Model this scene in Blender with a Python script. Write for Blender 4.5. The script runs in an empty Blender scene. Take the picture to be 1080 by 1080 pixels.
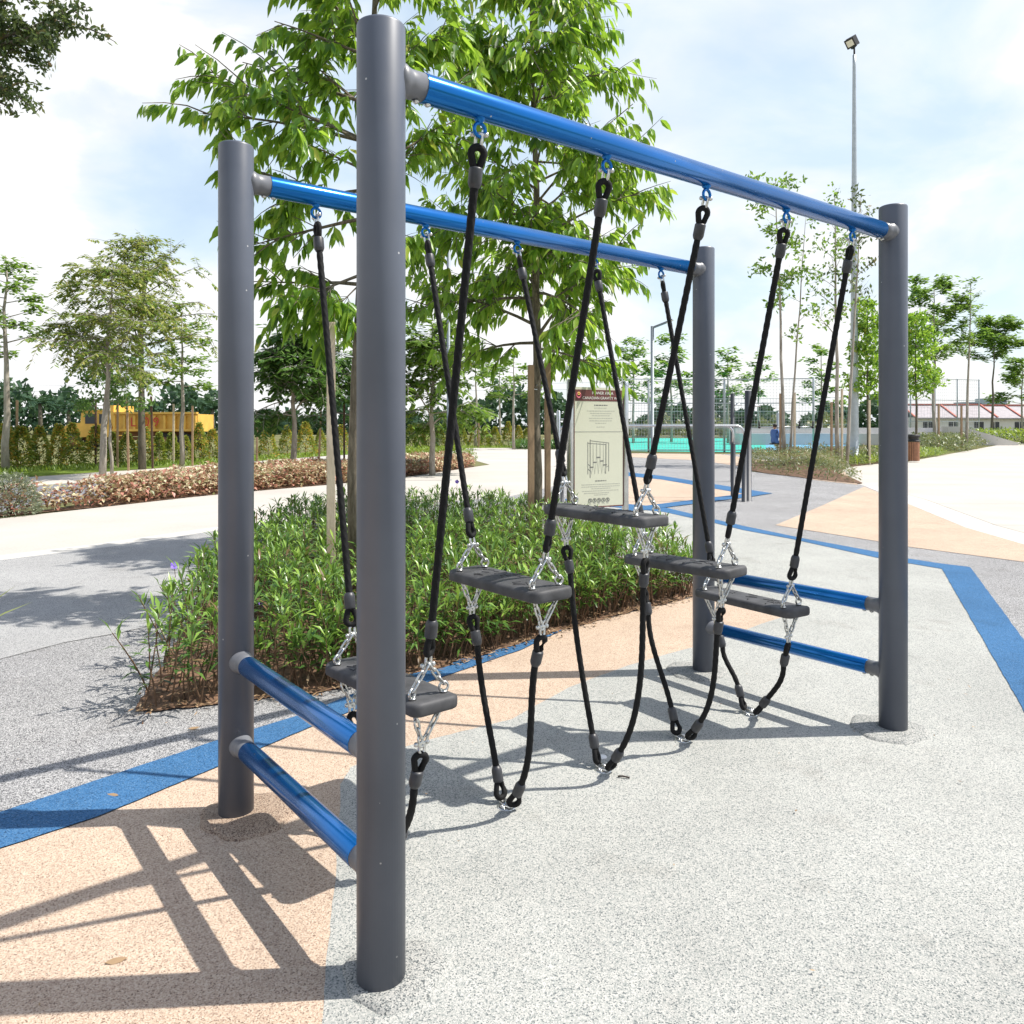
import bpy, bmesh, math, random
from mathutils import Vector as V, Matrix, Quaternion, noise as mnoise
random.seed(7)
R = random.uniform
PI = math.pi
scene = bpy.context.scene
COL = scene.collection
F, CX, HY, HC = 825.0, 540.0, 449.0, 1.4      # photo focal (px), centre x, horizon y, eye height

def G(px, py, z=0.0):                          # photo ground point -> world
    Y = F*HC/(py-HY); return V(((px-CX)/F*Y, Y, z))
def P(px, py, Y):                              # photo point at a known distance -> world
    return V(((px-CX)/F*Y, Y, HC+(HY-py)/F*Y))

# ------------------------------------------------------------------ materials
def new_mat(name):
    m = bpy.data.materials.new(name); m.use_nodes = True
    nt = m.node_tree; b = nt.nodes['Principled BSDF']
    return m, nt, b
def N(nt, t, **kw):
    n = nt.nodes.new(t)
    for k, v in kw.items(): setattr(n, k, v)
    return n
def L(nt, a, b): nt.links.new(a, b)
def ramp(nt, stops, interp='LINEAR'):
    r = N(nt, 'ShaderNodeValToRGB'); cr = r.color_ramp; cr.interpolation = interp
    while len(cr.elements) < len(stops): cr.elements.new(0.5)
    for e, (p, c) in zip(cr.elements, stops):
        e.position = p; e.color = (*c, 1)
    return r
def coords(nt): return N(nt, 'ShaderNodeTexCoord').outputs['Object']
def noise(nt, co, scale, detail=4, rough=.55):
    n = N(nt, 'ShaderNodeTexNoise'); n.inputs['Scale'].default_value = scale
    n.inputs['Detail'].default_value = detail; n.inputs['Roughness'].default_value = rough
    L(nt, co, n.inputs['Vector']); return n.outputs['Fac']
def mixc(nt, fac, a, b, mode='MIX'):
    m = N(nt, 'ShaderNodeMix', data_type='RGBA', blend_type=mode)
    for s, v in ((m.inputs[0], fac), (m.inputs[6], a), (m.inputs[7], b)):
        if hasattr(v, 'is_linked') or hasattr(v, 'links'): L(nt, v, s)
        elif isinstance(v, (int, float)): s.default_value = v
        else: s.default_value = (*v, 1)
    return m.outputs[2]
def bump(nt, b, h, strength, dist):
    n = N(nt, 'ShaderNodeBump'); n.inputs['Strength'].default_value = strength
    n.inputs['Distance'].default_value = dist
    L(nt, h, n.inputs['Height']); L(nt, n.outputs['Normal'], b.inputs['Normal'])

def simple(name, col, rough=.5, metal=0.0, var=0.0, vscale=20, spec=.5, bmp=0.0):
    m, nt, b = new_mat(name)
    b.inputs['Roughness'].default_value = rough; b.inputs['Metallic'].default_value = metal
    b.inputs['Specular IOR Level'].default_value = spec
    if var:
        f = noise(nt, coords(nt), vscale)
        r = ramp(nt, [(.3, [c*(1-var) for c in col]), (.7, [min(1, c*(1+var)) for c in col])])
        L(nt, f, r.inputs['Fac']); L(nt, r.outputs['Color'], b.inputs['Base Color'])
        if bmp: bump(nt, b, f, .5, bmp)
    else:
        b.inputs['Base Color'].default_value = (*col, 1)
    return m

def granule(name, stops, scale=300, patch=.14):
    """poured rubber made of coloured granules"""
    m, nt, b = new_mat(name); co = coords(nt)
    nn = N(nt, 'ShaderNodeTexNoise'); nn.inputs['Scale'].default_value = scale*1.5
    L(nt, co, nn.inputs['Vector'])
    warp = N(nt, 'ShaderNodeVectorMath', operation='MULTIPLY_ADD')
    L(nt, nn.outputs['Color'], warp.inputs[0]); warp.inputs[1].default_value = (.003,)*3; L(nt, co, warp.inputs[2])
    v = N(nt, 'ShaderNodeTexVoronoi'); v.inputs['Scale'].default_value = scale
    L(nt, warp.outputs[0], v.inputs['Vector'])
    sep = N(nt, 'ShaderNodeSeparateColor'); L(nt, v.outputs['Color'], sep.inputs[0])
    r = ramp(nt, stops, 'CONSTANT'); L(nt, sep.outputs[0], r.inputs['Fac'])
    # wear: broad soft patches and a little sand / dust
    p = noise(nt, co, .9, 5); p2 = noise(nt, co, 7, 6, .65)
    pr = ramp(nt, [(.3, (1-patch,)*3), (.7, (1+patch*.4,)*3)]); L(nt, p, pr.inputs['Fac'])
    pr2 = ramp(nt, [(.25, (1-patch*.7,)*3), (.75, (1.0,)*3)]); L(nt, p2, pr2.inputs['Fac'])
    c = mixc(nt, 1.0, r.outputs['Color'], pr.outputs['Color'], 'MULTIPLY')
    c = mixc(nt, 1.0, c, pr2.outputs['Color'], 'MULTIPLY')
    p3 = noise(nt, co, 2.3, 7, .6); pr3 = ramp(nt, [(.58, (1,)*3), (.70, (.86, .85, .84))]); L(nt, p3, pr3.inputs['Fac'])
    c = mixc(nt, 1.0, c, pr3.outputs['Color'], 'MULTIPLY')
    L(nt, c, b.inputs['Base Color']); b.inputs['Roughness'].default_value = .85
    b.inputs['Specular IOR Level'].default_value = .12
    bump(nt, b, v.outputs['Distance'], .5, .0016)
    return m

def leafmat(name, stops, trans=.35, tcol=(.28, .42, .04), rough=.42, spec=.5):
    m, nt, b = new_mat(name)
    a = N(nt, 'ShaderNodeAttribute'); a.attribute_name = 'tint'
    r = ramp(nt, stops); L(nt, a.outputs['Fac'], r.inputs['Fac'])
    L(nt, r.outputs['Color'], b.inputs['Base Color'])
    b.inputs['Roughness'].default_value = rough; b.inputs['Specular IOR Level'].default_value = spec
    t = N(nt, 'ShaderNodeBsdfTranslucent')
    L(nt, mixc(nt, .55, r.outputs['Color'], tcol), t.inputs['Color'])
    mx = N(nt, 'ShaderNodeMixShader'); mx.inputs[0].default_value = trans
    L(nt, b.outputs[0], mx.inputs[1]); L(nt, t.outputs[0], mx.inputs[2])
    L(nt, mx.outputs[0], nt.nodes['Material Output'].inputs['Surface'])
    return m

def bark(name, a, c, sx=14):
    m, nt, b = new_mat(name)
    mp = N(nt, 'ShaderNodeMapping'); mp.inputs['Scale'].default_value = (1, 1, .25)
    L(nt, coords(nt), mp.inputs[0])
    f = noise(nt, mp.outputs[0], sx, 6, .7)
    r = ramp(nt, [(.32, a), (.52, [(x+y)/2 for x, y in zip(a, c)]), (.68, c)]); L(nt, f, r.inputs['Fac'])
    L(nt, r.outputs['Color'], b.inputs['Base Color']); b.inputs['Roughness'].default_value = .9
    bump(nt, b, f, .7, .01)
    return m

def painted(name, col, rough, speck=True, metal=0.0, scale=26):
    """powder coat with faint scuffs and a few chipped specks"""
    m, nt, b = new_mat(name); co = coords(nt)
    n1 = noise(nt, co, 3.0, 5); r1 = ramp(nt, [(.3, [c*.88 for c in col]), (.7, [c*1.1 for c in col])])
    L(nt, n1, r1.inputs['Fac']); c = r1.outputs['Color']
    if speck:
        v = N(nt, 'ShaderNodeTexVoronoi'); v.inputs['Scale'].default_value = scale; L(nt, co, v.inputs['Vector'])
        lt = N(nt, 'ShaderNodeMath', operation='LESS_THAN'); L(nt, v.outputs['Distance'], lt.inputs[0]); lt.inputs[1].default_value = .075
        sep = N(nt, 'ShaderNodeSeparateColor'); L(nt, v.outputs['Color'], sep.inputs[0])
        gt = N(nt, 'ShaderNodeMath', operation='GREATER_THAN'); L(nt, sep.outputs[0], gt.inputs[0]); gt.inputs[1].default_value = .86
        mu = N(nt, 'ShaderNodeMath', operation='MULTIPLY'); L(nt, lt.outputs[0], mu.inputs[0]); L(nt, gt.outputs[0], mu.inputs[1])
        c = mixc(nt, mu.outputs[0], c, (.42, .42, .43))
    L(nt, c, b.inputs['Base Color']); b.inputs['Metallic'].default_value = metal
    n2 = noise(nt, co, 18, 5); r2 = N(nt, 'ShaderNodeMapRange'); L(nt, n2, r2.inputs[0])
    r2.inputs[3].default_value = rough*.8; r2.inputs[4].default_value = rough*1.25
    L(nt, r2.outputs[0], b.inputs['Roughness'])
    return m

M = {}
M['post'] = painted('grey_powder_coat', (.086, .098, .127), .40)
M['blue'] = painted('blue_powder_coat', (.002, .135, .44), .17, metal=.6, scale=30)
M['socket'] = painted('grey_socket_coat', (.14, .145, .16), .38, speck=False)
M['rope'] = simple('black_rope', (.0075, .0075, .008), .75, var=.4, vscale=200, spec=.25)
M['ferrule'] = simple('ferrule_plastic', (.035, .036, .041), .42, var=.25, vscale=30)
M['chain'] = simple('galvanised_chain', (.62, .62, .60), .28, 1.0, var=.25, vscale=120)
M['plank'] = simple('rubber_plank', (.050, .050, .053), .66, var=.5, vscale=11, bmp=.0015)
M['steel'] = simple('stainless_steel', (.55, .56, .57), .32, .9, var=.1)
M['galv'] = simple('galvanised_pole', (.40, .44, .46), .45, .35, var=.1, vscale=6)
M['whitecap'] = simple('white_plastic', (.75, .75, .75), .5)

M['speckle'] = granule('grey_speckle_rubber', [(0, (.035, .035, .04)), (.16, (.21, .21, .215)), (.38, (.38, .375, .37)), (.70, (.52, .51, .50)), (.88, (.11, .11, .115))])
M['finegrey'] = granule('light_grey_rubber', [(0, (.12, .12, .13)), (.12, (.30, .30, .30)), (.4, (.43, .425, .415)), (.85, (.33, .33, .325))], 270)
M['white'] = granule('pale_rubber', [(0, (.15, .165, .165)), (.12, (.29, .305, .29)), (.30, (.405, .405, .38)), (.62, (.495, .485, .45)), (.87, (.345, .355, .33))])
M['peach'] = granule('peach_rubber', [(0, (.21, .145, .11)), (.07, (.42, .31, .235)), (.30, (.53, .41, .31)), (.68, (.60, .485, .38)), (.92, (.34, .25, .19))])
M['bluerub'] = granule('blue_rubber', [(0, (.02, .055, .12)), (.12, (.04, .125, .265)), (.5, (.055, .155, .31)), (.85, (.10, .21, .36))])
M['footing'] = granule('shaded_pale_rubber', [(0, (.11, .12, .12)), (.2, (.25, .26, .25)), (.45, (.35, .35, .33)), (.7, (.44, .43, .40))])  # pale rubber darkened: shade on the domes put into the colour
M['darkpost'] = simple('dark_slate_coat', (.032, .036, .045), .5, var=.15)
M['footing_peach'] = granule('shaded_peach_rubber', [(0, (.13, .09, .07)), (.2, (.27, .19, .14)), (.45, (.37, .28, .21)), (.7, (.43, .34, .26))])  # peach rubber darkened the same way, dome shade in its colour
M['turq'] = simple('turquoise_court', (.05, .40, .32), .7, var=.08, vscale=.6, spec=.15)
M['courtblue'] = simple('blue_court', (.12, .34, .52), .7, var=.08, vscale=.6, spec=.15)

def concrete(name, col, joint=None):
    m, nt, b = new_mat(name); co = coords(nt)
    a = noise(nt, co, .5, 6, .6); d = noise(nt, co, 35, 4, .6)
    r = ramp(nt, [(.3, [c*.86 for c in col]), (.65, col)]); L(nt, a, r.inputs['Fac'])
    r2 = ramp(nt, [(.3, (.9,)*3), (.7, (1.03,)*3)]); L(nt, d, r2.inputs['Fac'])
    L(nt, mixc(nt, 1.0, r.outputs['Color'], r2.outputs['Color'], 'MULTIPLY'), b.inputs['Base Color'])
    b.inputs['Roughness'].default_value = .85; b.inputs['Specular IOR Level'].default_value = .12; bump(nt, b, d, .3, .002)
    return m
M['concrete'] = concrete('warm_concrete', (.50, .465, .42))
M['border'] = concrete('pale_concrete_edge', (.58, .555, .51))
M['wallconc'] = concrete('grey_concrete', (.56, .55, .54))
M['dark_grey_ground'] = concrete('dark_grey_ground', (.20, .20, .22))
M['soil'] = simple('mulch_soil', (.15, .085, .05), .95, var=.55, vscale=22, bmp=.02)
M['sand'] = simple('rough_ground', (.15, .15, .075), .95, var=.5, vscale=.12, spec=0)
M['lawn'] = simple('lawn_ground', (.12, .17, .035), .95, var=.4, vscale=3, spec=0)

M['bark_near'] = bark('bark_grey_brown', (.055, .045, .03), (.26, .22, .16), 22)
M['bark_pale'] = bark('bark_pale', (.20, .17, .13), (.46, .42, .36), 8)
M['bark_dark'] = bark('bark_dark', (.06, .05, .035), (.17, .15, .11), 8)
M['timber'] = bark('pale_timber', (.44, .35, .24), (.62, .53, .40), 10)
M['timber_brown'] = bark('brown_timber', (.27, .17, .10), (.42, .29, .18), 10)
M['timber_dark'] = bark('dark_timber', (.07, .04, .03), (.14, .08, .05), 10)
M['stem'] = simple('woody_stem', (.13, .075, .04), .8, var=.4, vscale=20)

M['leaf_big'] = leafmat('drooping_leaf', [(0, (.04, .10, .018)), (.28, (.10, .225, .028)), (.6, (.20, .37, .042)), (.94, (.36, .51, .075)), (1, (.44, .41, .08))], .50, (.48, .72, .06), .34)
M['leaf_tier'] = leafmat('tier_leaf', [(0, (.06, .13, .025)), (.5, (.15, .26, .042)), (1, (.27, .38, .075))], .54, (.26, .42, .05))
M['leaf_yellow'] = leafmat('yellowing_leaf', [(0, (.07, .15, .026)), (.4, (.18, .30, .05)), (.75, (.36, .42, .10)), (1, (.50, .45, .14))], .48, (.36, .38, .08))
M['leaf_dark'] = leafmat('dark_leaf', [(0, (.045, .105, .028)), (.6, (.11, .21, .045)), (1, (.21, .34, .075))], .46, (.16, .32, .05))
M['leaf_n3'] = leafmat('small_dull_leaf', [(0, (.03, .055, .02)), (.6, (.075, .12, .03)), (.9, (.13, .17, .045)), (1, (.20, .14, .06))], .32, (.2, .26, .06))
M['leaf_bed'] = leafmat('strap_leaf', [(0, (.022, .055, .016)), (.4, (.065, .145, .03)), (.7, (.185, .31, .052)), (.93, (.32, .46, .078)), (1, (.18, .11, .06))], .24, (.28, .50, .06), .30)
M['leaf_varieg'] = leafmat('variegated_leaf', [(0, (.16, .19, .07)), (.2, (.34, .13, .10)), (.42, (.50, .23, .17)), (.58, (.58, .50, .32)), (.85, (.68, .63, .42)), (1, (.36, .42, .18))], .25, (.5, .4, .2))
M['leaf_photinia'] = leafmat('photinia_leaf', [(0, (.07, .14, .028)), (.42, (.20, .32, .05)), (.64, (.44, .46, .09)), (.84, (.68, .44, .08)), (1, (.70, .31, .06))], .42, (.45, .38, .05))
M['leaf_rbed'] = leafmat('greyish_bed_leaf', [(0, (.055, .085, .03)), (.5, (.15, .19, .075)), (.8, (.27, .24, .13)), (1, (.30, .16, .10))], .3, (.3, .34, .1))
M['leaf_strap'] = leafmat('yellow_strap_leaf', [(0, (.08, .14, .025)), (.6, (.20, .29, .045)), (1, (.36, .40, .09))], .35, (.4, .5, .06))
M['leaf_silver'] = leafmat('silver_leaf', [(0, (.09, .12, .06)), (1, (.34, .37, .26))], .25, (.35, .4, .2))
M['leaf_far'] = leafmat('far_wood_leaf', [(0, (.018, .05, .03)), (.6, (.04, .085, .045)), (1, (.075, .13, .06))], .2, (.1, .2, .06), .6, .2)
M['leaf_lime'] = leafmat('lime_hedge_leaf', [(0, (.08, .14, .02)), (1, (.26, .36, .05))], .35, (.4, .5, .05))
M['litter'] = leafmat('dry_leaf', [(0, (.10, .05, .025)), (.5, (.26, .16, .08)), (1, (.42, .30, .18))], .1, (.3, .2, .1), .8)
M['petal'] = simple('purple_petal', (.26, .16, .62), .6)

M['yellow'] = simple('truck_yellow', (.70, .41, .075), .5, var=.18, vscale=1.5)
M['yellow_dark'] = simple('truck_rust', (.22, .10, .05), .7, var=.3, vscale=2)
M['glass'] = simple('dark_glass', (.02, .025, .03), .08)
M['tyre'] = simple('tyre', (.02, .02, .02), .8)
M['red'] = simple('red_lettering', (.5, .05, .03), .6)
M['signcream'] = simple('sign_cream', (.58, .58, .46), .45, var=.03, vscale=3)
M['signred'] = simple('sign_maroon', (.125, .034, .03), .5)
M['signink'] = simple('sign_ink', (.17, .17, .155), .5)
M['signgrey'] = simple('sign_faint_ink', (.40, .40, .34), .5)
M['signwhite'] = simple('sign_white', (.75, .74, .70), .5)
M['signpink'] = simple('sign_logo_pink', (.75, .16, .25), .5)
M['signyellow'] = simple('sign_logo_yellow', (.8, .55, .1), .5)
M['black'] = simple('black_plastic', (.02, .02, .022), .5)
M['slat'] = simple('wood_slat', (.30, .14, .075), .6, var=.2, vscale=8)
M['shirt'] = simple('blue_shirt', (.06, .14, .36), .85, var=.15, vscale=10)
M['skin'] = simple('skin', (.36, .20, .13), .6)
M['hair'] = simple('hair', (.015, .012, .010), .6)
M['trouser'] = simple('dark_trousers', (.03, .035, .05), .85)
M['rooftile'] = simple('roof_grey', (.36, .33, .34), .8, var=.15, vscale=2)
M['roofred'] = simple('roof_red', (.48, .15, .11), .7)
M['housewall'] = simple('house_wall', (.68, .67, .64), .8, var=.05, vscale=1)
M['farbuild'] = simple('far_building', (.34, .42, .50), .8)
M['lampgrey'] = simple('lamp_grey', (.16, .19, .21), .45, .2, var=.1)
M['lens'] = simple('lamp_lens', (.75, .72, .62), .2)
M['meshwire'] = simple('fence_wire', (.50, .53, .54), .5, .2)
M['twig'] = simple('dark_twig', (.04, .03, .025), .9)

# ------------------------------------------------------------------ mesh builder
def wloc(o):
    v = V((0, 0, 0))
    while o: v += o.location; o = o.parent
    return v
class MB:
    def __init__(s): s.v = []; s.f = []; s.m = []; s.t = []; s.sm = []
    def face(s, idx, mi=0, tint=0.0, smooth=False):
        s.f.append(idx); s.m.append(mi); s.t.append(tint); s.sm.append(smooth)
    def box(s, c, size, ax=None, mi=0):
        """box centred at c; ax = (x,y,z) unit vectors"""
        c = V(c); X, Y, Z = ax or (V((1, 0, 0)), V((0, 1, 0)), V((0, 0, 1)))
        a, b, d = [q/2 for q in size]; o = len(s.v)
        for i, j, k in ((-1,-1,-1),(1,-1,-1),(1,1,-1),(-1,1,-1),(-1,-1,1),(1,-1,1),(1,1,1),(-1,1,1)):
            s.v.append(c+X*(a*i)+Y*(b*j)+Z*(d*k))
        for q in ((0,3,2,1),(4,5,6,7),(0,1,5,4),(1,2,6,5),(2,3,7,6),(3,0,4,7)):
            s.face([o+k for k in q], mi)
    def tube(s, path, rad, n=10, caps=True, closed=False, mi=0, lobes=0, pitch=.07, amp=.14, smooth=True, tint=0.0):
        path = [V(p) for p in path]; m = len(path)
        if not isinstance(rad, (list, tuple)): rad = [rad]*m
        tan = []
        for i in range(m):
            if closed: t = path[(i+1) % m]-path[i-1]
            else: t = path[min(i+1, m-1)]-path[max(i-1, 0)]
            tan.append(t.normalized() if t.length > 1e-9 else V((0, 0, 1)))
        u = tan[0].orthogonal().normalized(); o = len(s.v); dist = 0
        for i in range(m):
            if i:
                u = (u-tan[i]*u.dot(tan[i])).normalized(); dist += (path[i]-path[i-1]).length
            w = tan[i].cross(u)
            for k in range(n):
                a = 2*PI*k/n; r = rad[i]
                if lobes: r *= 1-amp+amp*abs(math.cos(lobes*.5*(a+2*PI*dist/pitch)))*1.3
                s.v.append(path[i]+u*(math.cos(a)*r)+w*(math.sin(a)*r))
        for i in range(m if closed else m-1):
            j = (i+1) % m
            for k in range(n):
                k2 = (k+1) % n
                s.face([o+i*n+k, o+i*n+k2, o+j*n+k2, o+j*n+k], mi, tint, smooth)
        if caps and not closed:
            s.face([o+k for k in reversed(range(n))], mi, tint); s.face([o+(m-1)*n+k for k in range(n)], mi, tint)
    def lathe(s, p, axis, prof, n=24, mi=0, smooth=True):
        """prof = [(distance along axis, radius)]"""
        p = V(p); axis = V(axis).normalized(); u = axis.orthogonal().normalized(); w = axis.cross(u); o = len(s.v)
        for h, r in prof:
            for k in range(n):
                a = 2*PI*k/n; s.v.append(p+axis*h+u*(math.cos(a)*r)+w*(math.sin(a)*r))
        for i in range(len(prof)-1):
            for k in range(n):
                k2 = (k+1) % n; s.face([o+i*n+k, o+i*n+k2, o+(i+1)*n+k2, o+(i+1)*n+k], mi, 0, smooth)
        s.face([o+k for k in reversed(range(n))], mi); e = o+(len(prof)-1)*n; s.face([e+k for k in range(n)], mi)
    def ball(s, c, r, mi=0, n=8):
        s.lathe(V(c)-V((0, 0, r)), (0, 0, 1), [(r-r*math.cos(PI*i/6), max(r*math.sin(PI*i/6), r*.02)) for i in range(7)], n, mi)
    def link(s, c, axis, side, length, width, r, mi=0, n=6):
        c = V(c); axis = V(axis).normalized(); side = V(side); side = (side-axis*side.dot(axis)).normalized()
        rr = width/2-r; h = length/2-r-rr; pts = []
        for k in range(7): a = PI*k/6; pts.append(c+axis*(h+rr*math.sin(a))+side*(rr*math.cos(a)))
        for k in range(7): a = PI+PI*k/6; pts.append(c+axis*(-h+rr*math.sin(a))+side*(rr*math.cos(a)))
        s.tube(pts, r, n, closed=True, mi=mi)
    def torus(s, c, nrm, Rr, r, mi=0, n=14):
        nrm = V(nrm).normalized(); u = nrm.orthogonal().normalized(); w = nrm.cross(u); c = V(c)
        s.tube([c+u*(Rr*math.cos(2*PI*k/n))+w*(Rr*math.sin(2*PI*k/n)) for k in range(n)], r, 8, closed=True, mi=mi)
    def rhomb(s, p, d, side, Lg, W, tint, mi=0):
        o = len(s.v); s.v += [p, p+d*(Lg*.45)+side*(W/2), p+d*Lg, p+d*(Lg*.45)-side*(W/2)]
        s.face([o, o+1, o+2, o+3], mi, tint)
    def vleaf(s, p, d, side, nrm, Lg, W, tint, mi=0, droop=.15):
        o = len(s.v); q = p+d*(Lg*.5)+nrm*(W*.22)
        s.v += [p, q+side*(W/2), p+d*Lg-V((0, 0, Lg*droop)), q-side*(W/2), p+d*(Lg*.55)]
        s.face([o, o+1, o+4], mi, tint, True); s.face([o+1, o+2, o+4], mi, tint, True)
        s.face([o, o+4, o+3], mi, tint, True); s.face([o+4, o+2, o+3], mi, tint, True)
    def bigleaf(s, p, d, side, Lg, W, tint, mi=0, droop=.25):
        d = d.normalized(); nrm = side.cross(d).normalized(); o = len(s.v); g = V((0, 0, -1))
        c = lambda t: p+d*(Lg*t)+g*(Lg*droop*t*t)
        f = nrm*(W*.16)
        m1, m2 = c(.33), c(.68)
        s.v += [p, m1, m2, c(1), m1+side*(W*.47)+f, m2+side*(W*.40)+f, m1-side*(W*.47)+f, m2-side*(W*.40)+f]
        for q in ((0,4,1),(1,4,5,2),(2,5,3),(0,1,6),(1,2,7,6),(2,3,7)):
            s.face([o+k for k in q], mi, tint, True)
    def build(s, name, mats, parent=None):
        if not isinstance(mats, (list, tuple)): mats = [mats]
        me = bpy.data.meshes.new(name); off = wloc(parent) if parent else V((0, 0, 0))
        me.from_pydata([tuple(q-off) for q in s.v], [], s.f); 
        for m in mats: me.materials.append(m)
        n = len(s.f)
        me.polygons.foreach_set('material_index', s.m); me.polygons.foreach_set('use_smooth', s.sm)
        at = me.attributes.new('tint', 'FLOAT', 'FACE'); at.data.foreach_set('value', s.t)
        me.update()
        ob = bpy.data.objects.new(name, me); COL.objects.link(ob)
        if parent: ob.parent = parent
        return ob

def tag(o, label=None, cat=None, group=None, kind=None):
    if label: o['label'] = label
    if cat: o['category'] = cat
    if group: o['group'] = group
    if kind: o['kind'] = kind
    return o
def thing(name, loc, label, cat, group=None):
    o = bpy.data.objects.new(name, None); o.empty_display_size = .1; COL.objects.link(o); o.location = loc
    return tag(o, label, cat, group)
def copy_tree(o, parent=None):
    c = o.copy(); COL.objects.link(c)
    if parent: c.parent = parent
    for ch in list(o.children): copy_tree(ch, c)
    return c
def sheet(name, pts, z, mat, kind='structure', th=None):
    """flat ground sheet from a polygon outline"""
    if name.startswith(('rubber', 'blue')):              # hand-trowelled edges are never ruler straight
        q = []
        for i in range(len(pts)):
            p0, p1 = V((pts[i][0], pts[i][1], 0)), V((pts[(i+1) % len(pts)][0], pts[(i+1) % len(pts)][1], 0))
            if (p1-p0).length < 1e-6: continue
            near = min(p0.length, p1.length) < 9
            key = (round(p0.x, 4), round(p0.y, 4)) > (round(p1.x, 4), round(p1.y, 4)); n = max(1, int((p1-p0).length/.03)) if near else 1
            for k in range(n):
                p = p1.lerp(p0, 1-k/n) if key else p0.lerp(p1, k/n)
                d = mnoise.noise_vector(p*23)*.0035+mnoise.noise_vector(p*5)*.005 if near else V((0, 0, 0)); q.append((p.x+d.x, p.y+d.y))
        pts = q
    b = bmesh.new(); vs = [b.verts.new((p[0], p[1], z)) for p in pts]
    f = b.faces.new(vs); f.normal_update()
    if f.normal.z < 0: f.normal_flip()
    bmesh.ops.triangulate(b, faces=b.faces[:])
    me = bpy.data.meshes.new(name); b.to_mesh(me); b.free(); me.materials.append(mat)
    o = bpy.data.objects.new(name, me); COL.objects.link(o)
    return tag(o, kind=kind)
def ragged(pts, step=.04, amp=.03):
    q = []
    for i in range(len(pts)):
        p0, p1 = V((pts[i][0], pts[i][1], 0)), V((pts[(i+1) % len(pts)][0], pts[(i+1) % len(pts)][1], 0)); n = max(1, int((p1-p0).length/step))
        for k in range(n):
            p = p0.lerp(p1, k/n); d = mnoise.noise_vector(p*9)*amp+mnoise.noise_vector(p*27)*amp*.5; q.append((p.x+d.x, p.y+d.y))
    return q
def inpoly(x, y, poly):
    c = False; j = len(poly)-1
    for i in range(len(poly)):
        xi, yi = poly[i][0], poly[i][1]; xj, yj = poly[j][0], poly[j][1]
        if (yi > y) != (yj > y) and x < (xj-xi)*(y-yi)/(yj-yi)+xi: c = not c
        j = i
    return c
def sample(poly):
    xs = [p[0] for p in poly]; ys = [p[1] for p in poly]
    while True:
        x, y = R(min(xs), max(xs)), R(min(ys), max(ys))
        if inpoly(x, y, poly): return x, y
def smooth_poly(pts, it=2):
    for _ in range(it):
        q = []
        for i in range(len(pts)):
            a, b = V(pts[i][:2]), V(pts[(i+1) % len(pts)][:2])
            q += [a*.75+b*.25, a*.25+b*.75]
        pts = q
    return pts
def bez(p0, p1, p2, p3, n):
    out = []
    for i in range(n+1):
        t = i/n; out.append(p0*(1-t)**3+p1*(3*t*(1-t)**2)+p2*(3*t*t*(1-t))+p3*t**3)
    return out
def rdir():
    a = R(0, 2*PI); z = R(-1, 1); q = math.sqrt(1-z*z); return V((q*math.cos(a), q*math.sin(a), z))
ORD = ['first', 'second', 'third', 'fourth', 'fifth', 'sixth', 'seventh', 'eighth', 'ninth', 'tenth', 'eleventh', 'twelfth', 'thirteenth',
       'fourteenth', 'fifteenth', 'sixteenth', 'seventeenth', 'eighteenth', 'nineteenth', 'twentieth']
# ------------------------------------------------------------------ ground
big = 900
sheet('ground', [(-big, -60), (big, -60), (big, big), (-big, big)], 0, M['sand'])
# warm concrete path and plaza
sheet('plaza_path', [(-30, 2), (-7.5, 5), (-6.4, 6.6), (-5.29, 8.08), (-4.6, 9.02), (-3.9, 10.4), (-2.9, 12), (-1.5, 14), (0, 15.5), (2.5, 22), (4, 38), (4, 49),
      (-3.2, 49), (-4.2, 44), (-1.2, 30), (-.8, 28), (-1.43, 26), (-2.85, 21.3), (-4.3, 18.5), (-6, 15.9), (-7.7, 11.7), (-12, 9), (-30, 6)], .006, M['concrete'])
sheet('path', [(6.0, 9.17), (6.2, 10.7), (7.05, 13.9), (8.1, 17.9), (8.6, 21), (10.4, 26), (15.4, 30.4), (34, 55), (46, 70), (80, 70), (30, 8), (14, 2), (6.2, -3), (5.2, 1), (5.2, 5), (5.7, 7.4)], .006, M['concrete'])
sheet('path_edge', [(6.0, 9.17), (6.2, 10.7), (7.05, 13.9), (8.1, 17.9), (8.35, 17.8), (7.75, 14.6), (6.75, 10.9), (6.5, 9.2), (6.15, 7.2), (5.7, 5), (5.6, 1), (5.2, 1), (5.2, 5), (5.7, 7.4)], .010, M['border'])
sheet('path_edge', [(-7.5, 5), (-6.4, 6.6), (-5.29, 8.08), (-4.6, 9.02), (-3.9, 10.4), (-2.9, 12), (-1.5, 14), (-1.75, 14.15), (-3.15, 12.2), (-4.15, 10.6), (-4.85, 9.25), (-5.55, 8.3), (-6.7, 6.75), (-7.8, 5.2)], .010, M['border'])
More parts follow.
